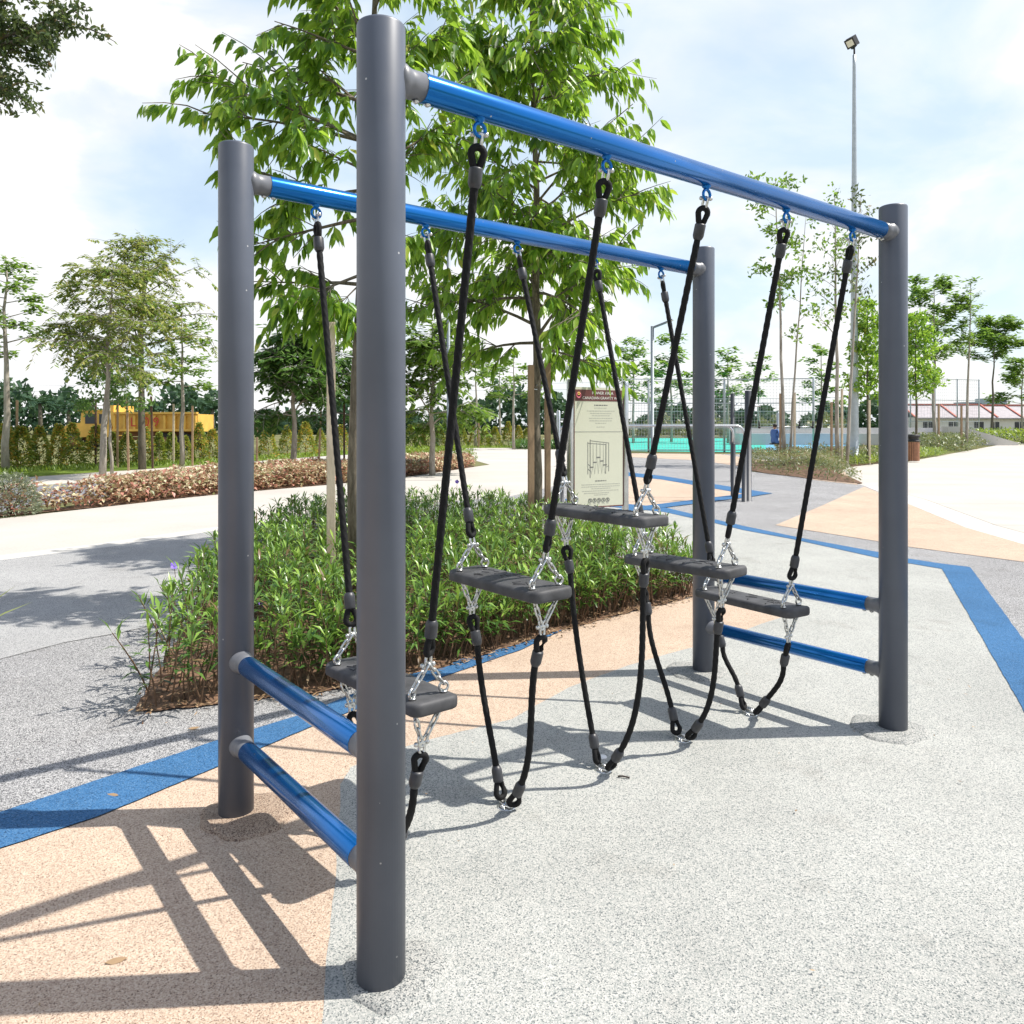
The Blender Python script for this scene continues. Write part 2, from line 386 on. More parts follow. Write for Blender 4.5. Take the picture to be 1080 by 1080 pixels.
# joints in the concrete: thin dark saw cuts
J = MB()
def joint(a, b, w=.014, z=.0125):
    a, b = V((a[0], a[1], z)), V((b[0], b[1], z)); d = (b-a).normalized(); s = V((-d.y, d.x, 0))*w/2; o = len(J.v)
    J.v += [a-s, b-s, b+s, a+s]; J.face([o, o+1, o+2, o+3])
for a, b in (((7.75, 14.6), (6.75, 10.9)), ((6.75, 10.9), (6.5, 9.2)), ((8.35, 17.8), (7.75, 14.6)), ((6.75, 11), (22, 8)), ((7.6, 14), (26, 13)), ((8.5, 18.2), (30, 22)), ((10.5, 26.5), (40, 34))):
    joint(a, b)
jo = J.build('path_joints', simple('joint_grey', (.30, .28, .25), .9)); tag(jo, kind='structure')
sheet('grey_strip', [(-40, 10.5), (-12, 11.5), (-8.3, 12.6), (-8.0, 16), (-7.6, 20.2), (-5.1, 22.2), (-3.4, 26), (-4.2, 30), (-8.2, 25.5), (-10, 20), (-12, 16), (-40, 15)], .004, M['dark_grey_ground'])  # plain darker grey strip between the ground cover and the far pavement
sheet('pavement', [(-40, 15.2), (-12, 16.2), (-10.2, 20.2), (-8.4, 25.7), (-4.4, 30.2), (-6, 42), (-8.5, 36), (-11.6, 25.5), (-13.6, 19.8), (-16, 18.5), (-40, 18)], .004, M['concrete'])
sheet('lawn', [(-40, 18.2), (-16, 18.7), (-13.8, 20), (-11.8, 25.7), (-8.7, 36.2), (-6.2, 42.2), (-4, 49.3), (6, 49.3), (6, 56), (-6, 55), (-13, 35), (-17, 27), (-40, 26)], .004, M['lawn'])
# poured rubber: speckled grey everywhere, coloured shapes let into it
sheet('rubber_surface', [(-5.29, 8.08), (-4.6, 9.02), (-3.9, 10.4), (-2.9, 12), (-1.5, 14), (0, 15.5), (2.5, 22), (4, 38), (4.2, 40), (15, 37), (9.6, 25), (7.2, 24), (8.2, 18.3), (8.1, 17.9), (7.05, 13.9), (6.2, 10.7), (6.0, 9.17), (5.7, 7.4), (5.2, 5), (5.2, 1), (5.2, -3), (-8, -3), (-8, 4), (-7.5, 5), (-6.4, 6.6)], .012, M['speckle'])
sheet('rubber_grey', [(-4.3, 4.0), (-3.04, 4.64), (-2.86, 5.0), (-2.62, 5.24), (-2.45, 5.5), (-2.25, 5.55), (-2.3, 7), (-2.6, 9.2), (-2.2, 11), (-1.5, 13.9), (-2.88, 11.98), (-3.88, 10.38), (-4.58, 9.0), (-5.27, 8.06), (-6.38, 6.58), (-7.4, 5), (-6.5, 4)], .016, M['finegrey'])
peach = [(-.444, 1.83), (-.482, 2.04), (-.53, 2.33), (-.609, 2.744), (-.66, 3.02), (-.655, 3.17), (-.56, 3.29), (-.375, 3.44), (0, 3.69), (.3, 4.14), (.653, 4.5), (.92, 4.73), (1.29, 5.0), (1.745, 5.47), (2.12, 5.80),
         (1.9, 6.0), (1.55, 6.45), (1.45, 6.31), (.76, 5.69), (.41, 5.4), (.06, 4.83), (-.352, 4.34), (-.588, 4.04), (-.916, 3.6), (-1.19, 3.17), (-1.47, 2.757), (-1.676, 2.56), (-2.6, 1.4), (-3.5, -.5), (-1, -2), (-.3, .2)]
sheet('rubber_peach', peach, .016, M['peach'])
white = [(-.444, 1.83), (-.482, 2.04), (-.53, 2.33), (-.609, 2.744), (-.66, 3.02), (-.655, 3.17), (-.56, 3.29), (-.375, 3.44), (0, 3.69), (.3, 4.14), (.653, 4.5), (.92, 4.73), (1.29, 5.0), (1.745, 5.47), (2.12, 5.80),
         (1.9, 6.0), (1.55, 6.45), (1.62, 6.7), (1.2, 8), (.7, 9.5), (0, 11), (1.0, 14.0), (2.43, 12.55), (2.88, 11.1), (3.06, 10.36), (3.41, 9.55), (3.82, 8.19), (3.98, 7.86), (4.15, 7.55), (2.69, 4.26), (2.49, 3.81), (1.5, 1.58), (.6, -.45), (.2, -2), (-.2, -2), (-.3, .2)]
sheet('rubber_pale', white, .0165, M['white'])
sheet('blue_band', [(1.0, 14.8), (2.57, 13.3), (2.99, 11.55), (3.19, 10.8), (3.59, 9.55), (4.0, 8.56), (4.12, 8.13), (4.29, 7.86), (4.48, 7.65), (3.3, 5.04), (2.12, 2.43), (.9, -.27), (.3, -1.8), (.2, -2), (.6, -.45), (1.5, 1.58), (2.49, 3.81), (2.69, 4.26), (4.15, 7.55), (3.98, 7.86), (3.82, 8.19), (3.41, 9.55), (3.06, 10.36), (2.88, 11.1), (2.43, 12.55), (1.0, 14.0)], .020, M['bluerub'])
sheet('blue_band', [(-2.9, 1.5), (-1.83, 2.797), (-1.29, 3.44), (-1.0, 3.75), (-.446, 4.6), (-.135, 4.83), (.235, 5.23), (.46, 5.45), (.41, 5.4), (.06, 4.83), (-.352, 4.34), (-.588, 4.04), (-.916, 3.6), (-1.19, 3.17), (-1.47, 2.757), (-1.676, 2.56), (-2.6, 1.3)], .020, M['bluerub'])
sheet('rubber_peach', [(3.67, 10.9), (5.4, 13.6), (8.0, 17.77), (7.03, 13.9), (6.18, 10.7), (5.98, 9.17), (5.66, 7.4), (5.2, 7.97), (4.54, 8.95), (4.38, 9.39)], .016, M['peach'])
g = lambda *a: [G(*q)[:2] for q in a]
sheet('rubber_peach', g((600, 513), (640, 500), (698, 505.5), (795, 521.5), (690, 535), (640, 541)), .016, M['peach'])
sheet('blue_band', g((640, 496.5), (698, 502.5), (815, 521.3), (795, 523.5), (698, 506.5), (640, 500.5)), .020, M['bluerub'])
sheet('blue_band', g((640, 540), (690, 533.5), (795, 520.5), (815, 521.3), (795, 524.5), (690, 538), (640, 545)), .024, M['bluerub'])
sheet('rubber_peach', g((655, 482), (660, 478.5), (760, 479.5), (890, 497), (905, 512), (860, 507), (790, 494), (740, 486)), .016, M['peach'])
# sports court far back
sheet('sports_court', [(5.4, 43), (16.2, 39.2), (40, 85), (10.8, 89)], .018, M['turq'])
sheet('court_marking', [(14.3, 44), (17.5, 43), (30, 66), (22, 68)], .024, M['courtblue'])
sheet('lawn', [(34, 50), (60, 62), (75, 60), (50, 40), (36, 42)], .012, M['lawn'])

# little domes of rubber dressed up around the post feet
A, B_, C_, D_ = V((-.327, 1.954, 0)), V((-.984, 2.790, 0)), V((1.737, 3.565, 0)), V((1.079, 4.405, 0))
for p, m, r, off in ((C_, 'footing', .17, V((-.02, -.0, 0))), (D_, 'footing', .17, V((-.04, -.0, 0))), (A, 'footing', .13, V((.03, .02, 0))), (B_, 'footing_peach', .17, V((.05, -.01, 0)))):
    mb = MB(); n = 40; q = p+off; o = len(mb.v); prof = [(.0, .030), (.35, .030), (.6, .029), (.85, .027), (.96, .023), (1.0, .012)]
    for t, h in prof:
        for k in range(n):
            a = 2*PI*k/n; w = 1+.06*math.sin(3*a+p.x)+.04*math.sin(7*a)
            mb.v.append(q+V((math.cos(a)*r*t*w, math.sin(a)*r*t*w, h)))
    for i in range(len(prof)-1):
        for k in range(n): mb.face([o+i*n+k, o+(i+1)*n+k, o+(i+1)*n+(k+1) % n, o+i*n+(k+1) % n], 0, 0, True)
    ob = mb.build('ground_dome', M[m]); tag(ob, kind='structure')

# ------------------------------------------------------------------ the climbing frame
AC = (C_-A); BD = (D_-B_); AB = (B_-A)
ux, uy = AC.normalized(), AB.normalized()            # along the beams / across, towards the back
Z = V((0, 0, 1))
frame = thing('climbing_frame', (A+D_)/2, 'large grey four-post exercise frame with glossy blue beams and side rails', 'exercise frame')
H = 2.4
for p in (A, B_, C_, D_):
    mb = MB(); r = .0605
    mb.lathe(p, Z, [(0, r), (H-.008, r), (H-.003, r-.002), (H, r-.007), (H+.003, r*.5)], 48)
    mb.build('post', M['post'], frame)
def rail(name, p, q, r, z, eyes=()):
    a, b = V(p)+Z*z, V(q)+Z*z; d = (b-a).normalized(); ln = (b-a).length
    mb = MB(); s0 = .118
    mb.lathe(a+d*s0, d, [(0, r-.004), (.0, r), (.001, r), (ln-2*s0-.001, r), (ln-2*s0, r-.004)], 36)
    ob = mb.build(name, M['blue'], frame)
    for e, dd in ((a, d), (b, -d)):
        k = MB(); k.lathe(e, dd, [(.035, r*1.25), (.058, r*1.18), (.066, r*1.06), (.078, r*.97), (.119, r*.97)], 36); k.build('end_socket', M['socket'], ob)
        for w in (.10, .135):
            k = MB(); c = e+dd*w-Z*(r+.001); k.lathe(c+Z*.002, -Z, [(0, .009), (.004, .009), (.007, .006), (.009, .002)], 12); k.build('bolt', M['chain'], ob)
    for t in eyes:
        c = a+d*(ln*t)-Z*r; k = MB()
        k.lathe(c+Z*.008, -Z, [(0, .016), (.008, .016), (.014, .010), (.02, .006)], 14)
        k.torus(c-Z*.028, d.cross(Z), .0185, .0052, n=20); k.build('eye_ring', M['blue'], ob)
    return ob
TS = [.1157, .302, .489, .676, .8638]
ZB, RB = 2.275, .038
rail('top_beam', A, C_, RB, ZB, TS); rail('top_beam', B_, D_, RB, ZB, TS)
for z in (.57, .275):
    rail('side_rail', A, B_, .0335, z); rail('side_rail', C_, D_, .0335, z)

# ------------------------------------------------------------------ hanging steps
def rope_end(tip, axis, side, rope_obj, rope_mb=None):
    """loop, ferrule; returns where the rope itself leaves the ferrule"""
    axis = axis.normalized(); side = (side-axis*side.dot(axis)).normalized()
    pts = []; rr = .0185; c = tip+axis*.0275
    for k in range(11): a = PI*k/10; pts.append(c-axis*(rr*math.sin(a))+side*(rr*math.cos(a)))
    pts += [tip+axis*.055-side*.0105, tip+axis*.070-side*.003, tip+axis*.070+side*.003, tip+axis*.055+side*.0105]
    k = MB(); k.tube(pts, .0105, 8, closed=True); k.build('rope_eye', M['rope'], rope_obj)
    k = MB(); k.lathe(tip+axis*.062, axis, [(0, .013), (.003, .0185), (.006, .0195), (.042, .0195), (.047, .0185), (.056, .0145), (.058, .0115)], 20); k.build('ferrule', M['ferrule'], rope_obj)
    return tip+axis*.115

def chain(mb, p, q, side0):
    d = (q-p); ln = d.length; d.normalize(); n = max(2, round(ln/.029)); pt = ln/n
    o = d.cross(side0).normalized()
    for i in range(n):
        mb.link(p+d*(pt*(i+.5)), d, side0 if i % 2 == 0 else o, pt+.0145, .0225, .0040)

def shackle(c, axis, side, parent, ln=.05):
    mb = MB(); mb.link(c, axis, side, ln, .028, .0050)
    e = c-axis*(ln*.30); s = (side-axis*side.dot(axis)).normalized()
    mb.tube([e-s*.019, e+s*.019], .0042, 8); mb.ball(e-s*.02, .0075); mb.ball(e+s*.02, .0075)
    return mb.build('shackle', M['chain'], parent)

def plank_mesh(c, yaw, L_, W_, T_, seed, tilt=0, roll=0):
    rs = random.Random(seed)
    q = Quaternion(Z, yaw); X = q @ uy; Y = q @ (-ux)      # X = long way, Y = width
    X = (X+Z*tilt).normalized(); Y = (Y+Z*roll).normalized(); N_ = X.cross(Y).normalized()
    if N_.z < 0: N_ = -N_
    mb = MB(); n = 12
    def outline(inset, rc=.035):
        a, b = L_/2-inset, W_/2-inset; r = max(rc-inset, .006); out = []
        for sx, sy, a0 in ((1, 1, 0), (-1, 1, 90), (-1, -1, 180), (1, -1, 270)):
            for k in range(n):
                t = math.radians(a0+90*k/(n-1)); out.append((sx*(a-r)+r*math.cos(t), sy*(b-r)+r*math.sin(t)))
        return out
    # top is gently dished at its ends and crowned along its middle
    def top(x, y): 
        s = abs(x)/(L_/2); return -.007*max(0, 1-((s-.80)/.13)**2)*(1-.4*abs(y)/(W_/2)) - .003*(y/(W_/2))**2
    lay = [(.008, -T_), (.002, -T_+.004), (0, -T_+.010), (0, -.013), (.0015, -.007), (.005, -.0025), (.011, 0)]
    rings = []
    for ins, z in lay:
        o = len(mb.v)
        for x, y in outline(ins):
            mb.v.append(c+X*x+Y*y+N_*(z+top(x, y)*(1 if z > -.02 else 0)))
        rings.append(o)
    m = 4*n
    for a, b in zip(rings, rings[1:]):
        for k in range(m): mb.face([a+k, a+(k+1) % m, b+(k+1) % m, b+k], 0, 0, True)
    mb.face([rings[0]+k for k in reversed(range(m))])
    # top grid: concentric shrink
    prev = rings[-1]
    for f in (.8, .6, .4, .2):
        o = len(mb.v)
        for x, y in outline(.011):
            x2, y2 = x*(.25+.75*f) if False else x*f, y*f
            mb.v.append(c+X*x2+Y*y2+N_*(top(x2, y2)))
        for k in range(m): mb.face([prev+k, prev+(k+1) % m, o+(k+1) % m, o+k], 0, 0, True)
        prev = o
    mb.face([prev+k for k in range(m)])
    # moulded tread: raised strokes and grooves
    for i in range(16):
        x = R(-.17, .17); y = rs.uniform(-.055, .055); x = rs.uniform(-.17, .17); an = rs.choice([.5, -.5, 1.3, -1.2, .1, 2.0])
        d = X*math.cos(an)+Y*math.sin(an); e = N_.cross(d); ln = rs.uniform(.02, .055)
        mb.box(c+X*x+Y*y+N_*(top(x, y)+.0006), (ln, rs.uniform(.003, .005), .0032), (d, e, N_))
    return mb, X, Y, N_

SZ = [.585, .852, 1.066, .812, .582]
YAW = [.06, -.03, .02, .05, -.04]
TILT = [.005, -.01, .012, -.008, .01]
names = ['lowest black rubber step on the near left, hanging beside the front grey post',
         'black rubber step second from the left, hanging in front of the shrub bed',
         'highest black rubber step at the centre, hanging in front of the sign board',
         'black rubber step fourth from the left, just below the highest step',
         'black rubber step farthest right, hanging in front of the blue side rails']
for i, t in enumerate(TS):
    f0, b0 = A+AC*t, B_+BD*t
    anchor = f0.lerp(b0, .48); c = anchor+Z*SZ[i]
    st = thing('hanging_step', anchor, names[i], 'hanging step', 'rubber steps hung on ropes in the frame')
    mb, X, Y, N_ = plank_mesh(c, YAW[i], .56, .175, .043, i+3, TILT[i], [.02, -.02, .015, -.01, .02][i])
    pl = mb.build('plank', M['plank'], st)
    for sgn, beam in ((-1, f0), (1, b0)):
        ringc = beam+Z*(ZB-RB-.028)
        e = c+X*(sgn*.225)                         # middle of this end of the plank
        # ---- above
        apex = e+Z*.103+(ringc-e).normalized()*.0
        ax = (ringc-apex).normalized(); tw = R(-.5, .5)
        side = Quaternion(ax, tw) @ (ux*.8+uy*.5)
        # top: shackle into the welded ring, then the eye
        sh = shackle(ringc-ax*.026, -ax, side.cross(ax), st, .046)
        dummy = MB()
        start = apex+ax*.012
        r_mb = MB(); topTip = ringc-ax*.036; p0 = start+ax*.115; p1 = topTip-ax*.115
        nn = int((p1-p0).length/.009); sag = V((0, 0, 0))
        path = [p0.lerp(p1, k/nn)+(ux*.012*math.sin(PI*k/nn)*R(.9, 1.1) if False else V((0, 0, 0))) for k in range(nn+1)]
        r_mb.tube(path, .0118, 24, lobes=4, pitch=.15, amp=.15)
        ro = r_mb.build('rope', M['rope'], st)
        rope_end(start, ax, Quaternion(ax, R(-.5, .6)) @ ux, ro)
        rope_end(topTip, -ax, (ux*.9-uy*.35) if i < 4 and sgn < 0 else (uy+ux*R(-.3, .9)), ro)
        shackle(apex, ax, ux, st, .044)
        for w in (-1, 1):
            foot = e+Y*(w*.058)
            k = MB(); k.torus(foot+Z*.014, X+Y*.3*w, .0145, .0042); k.lathe(foot-Z*.002, Z, [(0, .012), (.004, .012), (.006, .006)], 12); k.build('eye_bolt', M['chain'], st)
            k = MB(); chain(k, apex-Z*.008, foot+Z*.022, X); k.build('chain', M['chain'], st)
        # ---- below
        low = e-N_*.043
        apx = low-Z*R(.100, .116)+X*(-sgn*R(.0, .02))+Y*R(-.018, .018)
        for w in (-1, 1):
            k = MB(); chain(k, low+Y*(w*.05), apx, X); k.build('chain', M['chain'], st)
        lenz = apx.z
        endp = anchor+uy*(sgn*.030)+Z*.028
        outv = (uy*sgn*.62+Z*.78).normalized() if sgn < 0 else (uy*sgn*.30+Z*.95).normalized()
        strt = [.35, .85, .35, .4, .35][i] if sgn < 0 else [.6, .6, .7, .6, .65][i]
        down = (V((0, 0, -1))*(1-strt)+(endp+outv*.115-apx).normalized()*strt+uy*(-sgn*.12)+ux*R(-.10, .10)).normalized()
        outv = (outv*(1-strt*.5)+(apx-endp).normalized()*strt*.5).normalized()
        shackle(apx-Z*.006, -Z, ux, st, .044)
        s0 = apx-Z*.018; p0 = s0+down*.115; p3 = endp+outv*.115
        span = (p0-p3).length; bulge = uy*sgn*(.02 if sgn < 0 else .03)
        pts = bez(p0, p0+down*span*.36+bulge, p3+outv*span*.34, p3, max(8, int(span/.009)))
        rm = MB(); rm.tube(pts, .0118, 24, lobes=4, pitch=.15, amp=.15); ro = rm.build('rope', M['rope'], st)
        rope_end(s0, down, Quaternion(down, R(-.4, .4)) @ ux, ro)
        rope_end(endp, outv, Quaternion(outv, R(-.5, .5)) @ ux, ro)
        shackle(anchor+uy*sgn*.018+Z*.028, (uy*sgn+Z*.1).normalized(), ux+Z*.4, st, .046)
    k = MB(); k.torus(anchor+Z*.024, ux, .016, .0045); k.lathe(anchor+Z*.014, Z, [(0, .035), (.004, .035), (.006, .030)], 20)
    k.build('ground_anchor', M['chain'], st)

# small things lying on the rubber
q = G(635, 803); mb = MB(); mb.lathe(q+Z*.016, Z, [(0, .020), (.004, .020), (.0065, .017), (.007, .006)], 24)
tag(mb.build('cap', M['whitecap']), 'small white plastic disc lying by the foot of the middle ropes', 'disc')
q = G(657, 825); mb = MB(); mb.tube([q+V((-.02, .004, .022)), q+V((0, 0, .024)), q+V((.025, -.008, .022))], .0035, 6)
tag(mb.build('twig', M['twig']), 'short dark twig lying on the pale rubber near the ropes', 'twig')
for (px, py), lab in (((198, 773), 'curled dry tan leaf lying on the grey rubber beside the shrub bed'), ((113, 843), 'small dry leaf lying near the blue band at the left'), ((110, 1024), 'tiny yellowish leaf lying on the peach rubber at the lower left')):
    q = G(px, py, .021); mb = MB(); d = V((R(.5, 1), R(-.4, .4), .1)).normalized(); sd = V((-d.y, d.x, .2)).normalized()
    mb.bigleaf(q, d, sd, .055, .022, .7, droop=.1); tag(mb.build('dry_leaf', M['litter']), lab, 'leaf', 'dry leaves on the ground')
# ------------------------------------------------------------------ planting beds
def wbuild(mb, name, mat, label, cat=None, group=None, kind=None):
    return tag(mb.build(name, mat), label, cat, group, kind)

bed = [(-1.83, 3.77), (-2.28, 5.5), (-2.7, 7.5), (-2.85, 9.2), (-2.4, 10.6), (-1.4, 11.2), (0, 11), (.7, 9.5), (1.2, 8), (1.6, 6.7), (1.45, 6.31), (.76, 5.69), (.22, 5.16), (-.13, 4.75), (-.53, 4.36), (-1.0, 4.05), (-1.47, 3.88)]
def mound(name, poly, mat, z, h, n=2600):
    """uneven bed of earth, real relief"""
    b = bmesh.new(); vs = [b.verts.new((p[0], p[1], z)) for p in poly]; b.faces.new(vs)
    bmesh.ops.triangulate(b, faces=b.faces[:]); bmesh.ops.subdivide_edges(b, edges=[e for e in b.edges if e.calc_length() > .3], cuts=5, use_grid_fill=True); bmesh.ops.triangulate(b, faces=b.faces[:])
    for v in b.verts:
        if not v.is_boundary: v.co.z += R(0, h)
    if sum(f.normal.z for f in b.faces) < 0: bmesh.ops.reverse_faces(b, faces=b.faces[:])
    me = bpy.data.meshes.new(name); b.to_mesh(me); b.free(); me.materials.append(mat)
    o = bpy.data.objects.new(name, me); COL.objects.link(o); tag(o, kind='structure')
mound('soil', ragged(bed), M['soil'], .0215, .035)

def edge_dist(x, y, poly):
    best = 9
    for i in range(len(poly)):
        a, b = V(poly[i][:2]), V(poly[(i+1) % len(poly)][:2]); ab = b-a; p = V((x, y))
        t = max(0, min(1, (p-a).dot(ab)/ab.length_squared)); best = min(best, (p-(a+ab*t)).length)
    return best
# strap-leaved flowering shrubs that fill the bed as one mass
mb = MB(); st = MB()
def ruellia(x, y, h, lean=.25, nl=15, LL=.105, lf=None, smin=.22):
    LL *= .88; nl += 3
    lf = lf or mb
    a0 = R(0, 2*PI); d0 = V((math.cos(a0)*lean*R(.2, 1.2), math.sin(a0)*lean*R(.2, 1.2), 1)).normalized()
    p = V((x, y, .02)); pts = [p]
    for k in range(4):
        d0 = (d0+V((R(-.16, .16), R(-.16, .16), .08))).normalized(); pts.append(pts[-1]+d0*(h/4))
    st.tube(pts, [.0048, .0043, .0036, .003, .0018], 4, False)
    for k in range(nl):
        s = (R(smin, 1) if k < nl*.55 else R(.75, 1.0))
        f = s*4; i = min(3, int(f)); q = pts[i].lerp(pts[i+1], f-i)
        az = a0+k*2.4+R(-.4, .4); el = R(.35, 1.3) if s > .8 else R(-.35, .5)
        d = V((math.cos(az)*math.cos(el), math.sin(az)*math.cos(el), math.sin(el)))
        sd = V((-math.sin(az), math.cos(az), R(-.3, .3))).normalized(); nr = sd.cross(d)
        ti = min(1, max(0, .04+.72*(s-.25)+R(-.18, .35)))  # darker low, brighter at tips: shade inside the bush painted into the tint
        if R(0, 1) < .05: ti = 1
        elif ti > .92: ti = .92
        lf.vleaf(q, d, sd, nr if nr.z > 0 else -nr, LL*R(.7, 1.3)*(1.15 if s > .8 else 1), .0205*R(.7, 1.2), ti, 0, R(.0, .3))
cnt = 0
while cnt < 1750:
    x, y = sample(bed)
    if R(0, 1) > min(1, 6.2/y): continue
    e = edge_dist(x, y, bed)
    if y < 5.0 and x < -1.25 and R(0, 1) < .55: continue
    if e > .8 and y < 8 and R(0, 1) < .25: continue
    h = R(.30, .58) if e > .15 else R(.24, .48)
    h *= 1.0 if y < 8 else .98
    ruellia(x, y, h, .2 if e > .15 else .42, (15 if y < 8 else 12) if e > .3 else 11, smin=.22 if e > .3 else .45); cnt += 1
# the front margin, stems leaning out over the edge
for (xa, ya), (xb, yb) in zip(bed[10:], bed[11:]):
    ln = math.hypot(xb-xa, yb-ya)
    for _ in range(int(ln*(80 if ya > 4.3 else 45))):
        t = R(0, 1); ruellia(xa+(xb-xa)*t+R(-.10, .02), ya+(yb-ya)*t+R(.02, .16), R(.22, .44), .5, 10, .095, smin=.4)
# a few straggling stems at the near left corner
for px, py, h, ax_ in ((146, 757, .46, -.25), (160, 754, .42, -.1), (176, 750, .44, -.1), (190, 748, .40, 0), (205, 748, .45, .1), (222, 746, .5, 0), (170, 740, .48, -.2), (200, 735, .52, -.1), (152, 738, .45, -.3)):
    q = G(px, py); ruellia(q.x, q.y+.05, h, .38, 12)
b1 = thing('flowering_shrubs', (0, 6.5, 0), 'dense knee-high mass of strap-leaved green flowering shrubs filling the bed behind the frame', 'shrubs'); b1['kind'] = 'stuff'
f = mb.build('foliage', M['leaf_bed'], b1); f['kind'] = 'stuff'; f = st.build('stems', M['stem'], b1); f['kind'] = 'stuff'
# fallen leaves over the soil
lt = MB()
for _ in range(2600):
    x, y = sample(bed)
    if y > 7.5 and R(0, 1) < .7: continue
    d = rdir(); d.z *= .25; d.normalize(); sd = d.cross(Z).normalized()
    lt.rhomb(V((x, y, R(.045, .085))), d, sd, R(.03, .08), R(.008, .02), R(0, 1))
for (xa, ya), (xb, yb) in zip(bed[10:], bed[11:]+bed[:1]):
    for _ in range(int(math.hypot(xb-xa, yb-ya)*130)):
        t = R(0, 1); d = rdir(); d.z *= .2; d.normalize(); sd_ = d.cross(Z).normalized(); u = R(0, 1)**2
        lt.rhomb(V((xa+(xb-xa)*t+R(-.02, .10)*u, ya+(yb-ya)*t-R(-.05, .16)*u, R(.027, .04))), d, sd_, R(.02, .065), R(.006, .016), R(0, 1))
for _ in range(170):
    x, y = R(-2.6, 2.6), R(1.6, 6); d = rdir(); d.z *= .1; d.normalize(); s_ = R(.3, 1)**2
    lt.rhomb(V((x, y, .027)), d, d.cross(Z).normalized(), .024*s_, .009*s_, R(0, 1))
wbuild(lt, 'leaf_litter', M['litter'], 'brown dry leaf litter over the soil under the shrubs and bits blown onto the rubber', 'litter', kind='stuff')
for px, py, Y, lab in ((184, 596, 5.3, 'purple flower standing above the shrubs just left of the rear left post'), (276, 637, 5.6, 'purple flower low in the shrubs just right of the rear left post'),
                  (312, 570, 6.8, 'purple flower above the shrubs left of the pale timber stake'), (482, 508, 10, 'purple flower at the back of the bed between two black ropes')):
    q = P(px, py, Y); t = thing('purple_flower', (q.x, q.y, .05), lab, 'flower', 'purple flowers over the shrub bed')
    k = MB(); k.tube([V((q.x+R(-.05, .05), q.y, .3)), V((q.x+R(-.02, .02), q.y, q.z-.08)), q], .0022, 5); k.build('stalk', M['stem'], t)
    k = MB(); ax = V((R(-.4, .4), -.75, .35)).normalized(); u = ax.orthogonal().normalized(); w = ax.cross(u)
    k.lathe(q-ax*.025, ax, [(0, .003), (.018, .005), (.03, .009)], 8)
    for j in range(5):
        a = 2*PI*j/5; r = u*math.cos(a)+w*math.sin(a); k.bigleaf(q, (r+ax*.35).normalized(), ax.cross(r), .030, .030, 0, droop=.1)
    k.build('petals', M['petal'], t)

def carpet(mb, poly, n, h, LL, W, tint=lambda s: R(0, 1), hedge=.12, far=None, flat=.5):
    """leaf-by-leaf ground cover with an uneven top and rounded margins"""
    for _ in range(n):
        x, y = sample(poly)
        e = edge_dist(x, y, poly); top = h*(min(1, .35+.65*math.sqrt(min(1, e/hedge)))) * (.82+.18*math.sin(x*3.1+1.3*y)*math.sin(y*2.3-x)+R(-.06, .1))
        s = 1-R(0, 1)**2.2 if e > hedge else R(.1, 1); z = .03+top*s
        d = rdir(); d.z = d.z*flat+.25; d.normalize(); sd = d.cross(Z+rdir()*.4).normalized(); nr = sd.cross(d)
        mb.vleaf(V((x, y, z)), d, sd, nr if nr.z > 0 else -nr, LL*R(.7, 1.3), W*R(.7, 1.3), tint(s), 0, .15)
# variegated red and cream ground cover along the left path
strip = smooth_poly([(-8.0, 11.6), (-7.0, 13.4), (-6, 15.9), (-4.3, 18.5), (-2.85, 21.3), (-1.5, 25.6), (-1.2, 27.4), (-2.2, 27.6), (-3.4, 25.6), (-5.1, 22), (-7.5, 20), (-8, 16), (-7.3, 13.2), (-8.6, 12.1)], 1)
mb = MB()
nearstrip = [p for p in strip]
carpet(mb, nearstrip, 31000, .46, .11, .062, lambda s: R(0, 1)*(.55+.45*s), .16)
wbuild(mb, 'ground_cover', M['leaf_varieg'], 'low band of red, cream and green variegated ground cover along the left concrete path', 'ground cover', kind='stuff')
sheet('soil', [(p[0], p[1]) for p in strip], .018, M['soil'])
# silvery shrub at the left margin
mb = MB(); c0 = G(-2, 546); c0 = V((c0.x, c0.y+.3, 0))
for _ in range(2600):
    d = rdir(); d.z = abs(d.z); r = R(.5, 1)**.5
    q = c0+V((d.x*.42*r, d.y*.42*r, .05+d.z*.62*r)); e = (d+rdir()*.6).normalized(); sd = e.cross(rdir()).normalized()
    mb.vleaf(q, e, sd, sd.cross(e), R(.04, .08), .018, R(0, 1))
sv = thing('silver_shrub', c0, 'rounded silvery green shrub at the left end of the variegated ground cover', 'shrub'); mb.build('foliage', M['leaf_silver'], sv)
k = MB(); [k.tube([c0, c0+V((R(-.25, .25), R(-.25, .25), .4))], .008, 5) for _ in range(7)]; k.build('stem', M['stem'], sv)
# strap-leaved plant whose blade pokes in at the left border
mb = MB(); c1 = V((-2.62, 3.6, 0))
for a, ln, el in ((.1, .55, .95), (.3, .5, .75), (1.4, .5, 1.0), (2.5, .55, .9), (3.4, .5, 1.1), (4.6, .55, .9), (5.6, .5, 1.2), (-.35, .48, .62)):
    d = V((math.cos(a)*math.cos(el), math.sin(a)*math.cos(el), math.sin(el))); sd = V((-math.sin(a), math.cos(a), 0)); mb.bigleaf(c1+V((0, 0, .35)), d, sd, ln, .03, R(.4, 1), droop=.25)
sp = thing('strap_plant', c1, 'yellow-green strap-leaved plant at the left border, only its blade tips showing', 'plant'); mb.build('leaves', M['leaf_strap'], sp)
k = MB(); k.tube([c1, c1+V((.01, 0, .2)), c1+V((0, 0, .37))], [.03, .026, .02], 8); k.build('stem', M['stem'], sp)

